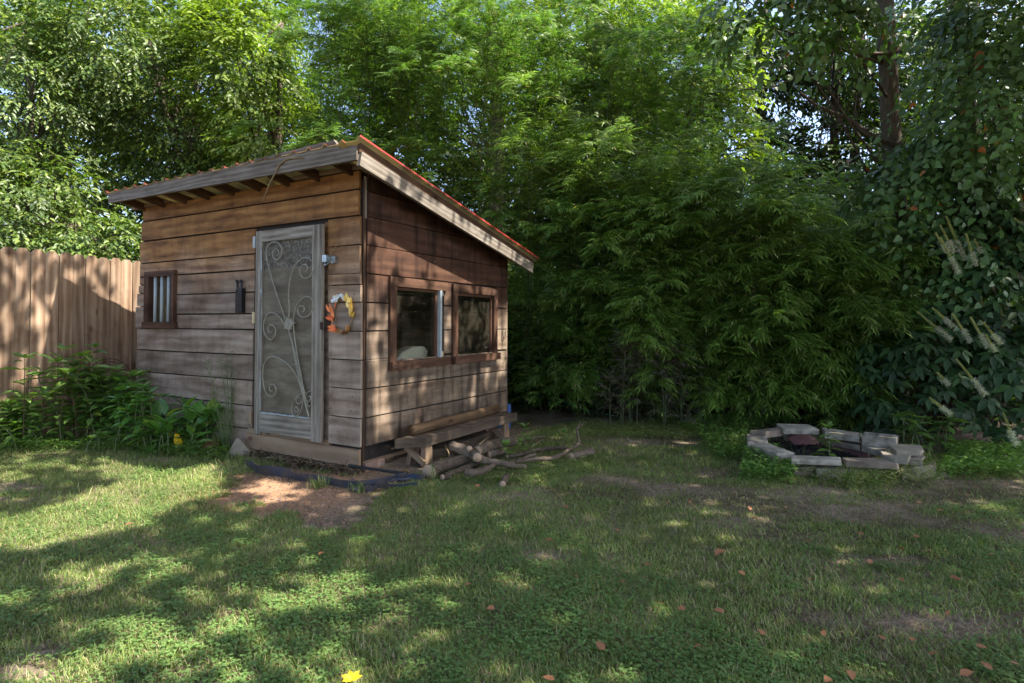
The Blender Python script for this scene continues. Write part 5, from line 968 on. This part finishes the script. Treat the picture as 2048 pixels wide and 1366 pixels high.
tree('tree with dark forked limbs showing above the middle of the eave',(-5.9,11.3,0),[(0,0,0),(-.1,0,2.6),(-.6,0,4.4),(-1.3,.1,6.8)],[((-6.6,11.3,5.4),(1.5,1.2,1.7),360),((-5.3,11.5,3.4),(1.2,1.,1.2),260)],.085,'maple',W=.5,group=G3,nlimb=34,trad=(.16,.12,.08,.04))
tree('yellow-green tree lit from behind, over the higher end of the shed',(-4.6,11.0,0),[(0,0,0),(.1,0,3),(.2,0,7)],[((-5.0,10.6,6.0),(.9,.8,1.5),300),((-4.4,10.8,4.3),(.8,.8,1.1),170)],.09,'yellowgreen',W=.55,group=G3)
tree('blue-green shadowy tree low behind the eave of the shed',(-5.2,12.5,0),[(0,0,0),(0,0,3),(.1,0,6)],[((-5.6,12.,3.4),(1.7,1.,1.9),380),((-3.8,12.2,3.6),(1.4,1.,1.3),260)],.10,'dull',W=.45,group=G3)
tree('bare-trunked tree standing in the middle behind the bamboo',(-.35,11.5,0),[(0,0,0),(0,0,3),(.05,.0,5),(-.15,0,8.5)],[((1.3,12.2,6.8),(1.8,1.3,1.6),430),((-1.6,12.5,6.9),(1.6,1.3,1.5),230),((1.1,12.2,5.2),(1.2,1.,.9),150)],.11,'yellowgreen',W=.6,group=G4,trad=(.2,.17,.15,.1))
tree('tree with a long leaning limb across the top of the view',(3.2,12.0,0),[(0,0,0),(-.1,0,3.2),(-.9,0,5.6),(-3.2,0,7.4)],[((3.3,12.3,6.6),(1.9,1.3,1.5),330),((4.0,12.3,5.0),(1.1,1.,1.0),110)],.11,'yellowgreen',W=.6,group=G4,trad=(.18,.15,.12,.08))
xs_=[(-9.5,17),(-6.5,16),(-3.2,15.5),(0.5,16.5),(3.2,16),(5.2,14.6),(6.6,15.2),(8.0,14.2),(9.6,16),(12,15),(-12.5,16)]
labs=['far tree seen through the tall bright crown above the fence','far dark tree behind the forked limbs','far woodland tree behind the bright bamboo','far woodland tree beyond the bare trunk','far woodland tree beyond the leaning limb','slim far trunk crossing the lower gap of blue sky','second slim far trunk in the lower gap of sky','far trunk rising beneath the upper gap of sky','far tree behind the heart-leaved branches','far tree at the extreme edge beyond the heart-leaved tree','far tree at the edge beyond the fence']
for (x,y),lb in zip(xs_,labs):
    gap=x in (5.2,6.6,8.0)
    bl=[((x,y,2.2),(1.7,1.2,1.6),300)]+([((x+.3,y,7.8),(1.8,1.4,1.2),150),((x,y,4.8),(1.6,1.2,1.4),170)] if gap else [((x,y,5.2),(2.,1.4,2.2),420),((x+.5,y,8.6),(2.,1.4,1.5),260)])
    tree(lb,(x,y,0),[(0,0,0),(.1,0,3),(-.1,0,6),(.1,0,10)],bl,.14,'darkleaf' if (gap or x in(9.6,12)) else 'maple',W=.6,group=G4,K=12,sprayL=.6,front=.6,trad=(.13,.12,.1,.07))
# heart-leaved tree hanging in from the right
G5='heart-leaved branches'
tree('heart-leaved tree with hanging branches along the edge of the view',(6.6,8.0,0),[(0,0,0),(-.1,0,2.5),(-.4,-.1,4.6),(-.7,-.1,6.5)],[((5.6,6.7,3.7),(1.1,.8,1.0),230),((5.0,6.9,2.75),(.9,.6,.75),150),((6.0,6.7,2.4),(.8,.6,.7),110),((5.2,6.6,2.0),(.35,.4,.5),40),((5.9,7.0,5.0),(1.2,.8,.8),150)],.084,'redbud',W=.8,tm=T_HEART,K=11,sprayL=.5,droop=.9,group=G5,flat=.6,nlimb=8)
tree('dark-trunked tree whose leafy bough hangs in at the top of the view',(5.05,7.6,0),[(0,0,0),(.05,0,2.),(-.05,0,3.4),(-.15,0,5.6)],[((3.3,6.7,4.75),(.65,.5,.42),60),((2.95,6.8,5.0),(.4,.4,.3),20)],.09,'redbud',W=.8,tm=T_HEART,K=11,sprayL=.45,droop=.9,group=G5,flat=.6,nlimb=3,trad=(.10,.11,.12,.11))
mb=MB(); 
for nm,lab_,P_,rd in (('bare_branch','thin dark branch crossing below the upper gap of blue sky',[(1820,100,7.5),(1760,108,7.5),(1690,102,7.4),(1640,115,7.4),(1560,170,7.5),(1480,180,7.6)],[.03,.022,.015,.008]),('bare_branch','dark diagonal branch descending toward the flowering shrub',[(1600,185,7.4),(1640,215,7.4),(1700,240,7.4),(1740,270,7.3),(1830,310,7.3),(1890,365,7.2)],[.015,.022,.03,.04,.045]),('bare_branch','pale bare branch hooked across the bare trunk',[(905,118,9.4),(960,130,9.3),(985,128,9.3),(1002,120,9.3)],[.01,.02,.02,.01])):
    mb=MB(); pth=smooth_path([atd(*q) for q in P_],4); mb.tube(pth,rd,7); o=mb.build(nm,M['trunk'],None,True); tag(o,lab_,'branch')
# undergrowth and the far wood
def mass(name,label,x0,x1,y0,y1,z0,z1,n,L,mk,cat='undergrowth',dz=None):
    P=np.stack([R.uniform(x0,x1,n),R.uniform(y0,y1,n),R.uniform(z0,z1,n)],1)
    o=leaves(name,P,rdir(n),rdir(n)*.8+[0,0,1],L*R.uniform(.7,1.3,n),L*.6*R.uniform(.7,1.3,n),T_OVATE,M[mk]); return tag(o,label,cat,kind='stuff')
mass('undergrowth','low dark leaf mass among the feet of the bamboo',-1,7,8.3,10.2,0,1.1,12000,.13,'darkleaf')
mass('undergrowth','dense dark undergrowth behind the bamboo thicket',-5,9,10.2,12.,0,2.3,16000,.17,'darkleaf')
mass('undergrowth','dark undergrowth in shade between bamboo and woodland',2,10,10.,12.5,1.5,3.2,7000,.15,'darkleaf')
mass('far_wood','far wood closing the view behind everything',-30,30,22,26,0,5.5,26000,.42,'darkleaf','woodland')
for k,(x,y,z,rx,rz,n_,mk,lb) in enumerate([(-2.8,13.4,5.6,2.2,2.6,520,'maple','tree with a full crown filling the sky behind the bright bamboo'),(-10.8,13.5,6.,2.4,2.8,520,'maple','tree with a full crown at the far edge over the fence'),(-7.5,13.6,7.,2.4,2.4,520,'maple','tree with a full crown high over the forked limbs'),(2.6,13.6,4.6,1.8,2.0,330,'darkleaf','shadowy tree behind the bamboo under the leaning limb'),(9.9,12.6,4.2,1.7,2.4,300,'darkleaf','shadowy tree behind the heart-leaved branches'),(.2,14.2,4.2,2.,1.9,320,'darkleaf','shadowy tree behind the bare trunk'),(7.0,11.6,1.9,2.0,1.0,420,'darkleaf','low spreading tree in deep shade behind the flowering shrub'),(4.4,11.4,2.0,1.8,1.1,380,'darkleaf','low spreading tree in deep shade under the sky gaps')]):
    tree(lb,(x,y,0),[(0,0,0),(.1,0,2),(0,.1,z)],[((x,y,z),(rx,1.,rz),n_)],.13,mk,W=.6,group=G4,K=13,sprayL=.55,trad=(.14,.12,.08,.04))
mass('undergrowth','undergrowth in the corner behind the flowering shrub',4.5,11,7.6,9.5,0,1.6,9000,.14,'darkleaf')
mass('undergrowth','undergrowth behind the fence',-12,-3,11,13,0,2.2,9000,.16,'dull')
print('scene built', len(bpy.data.objects))
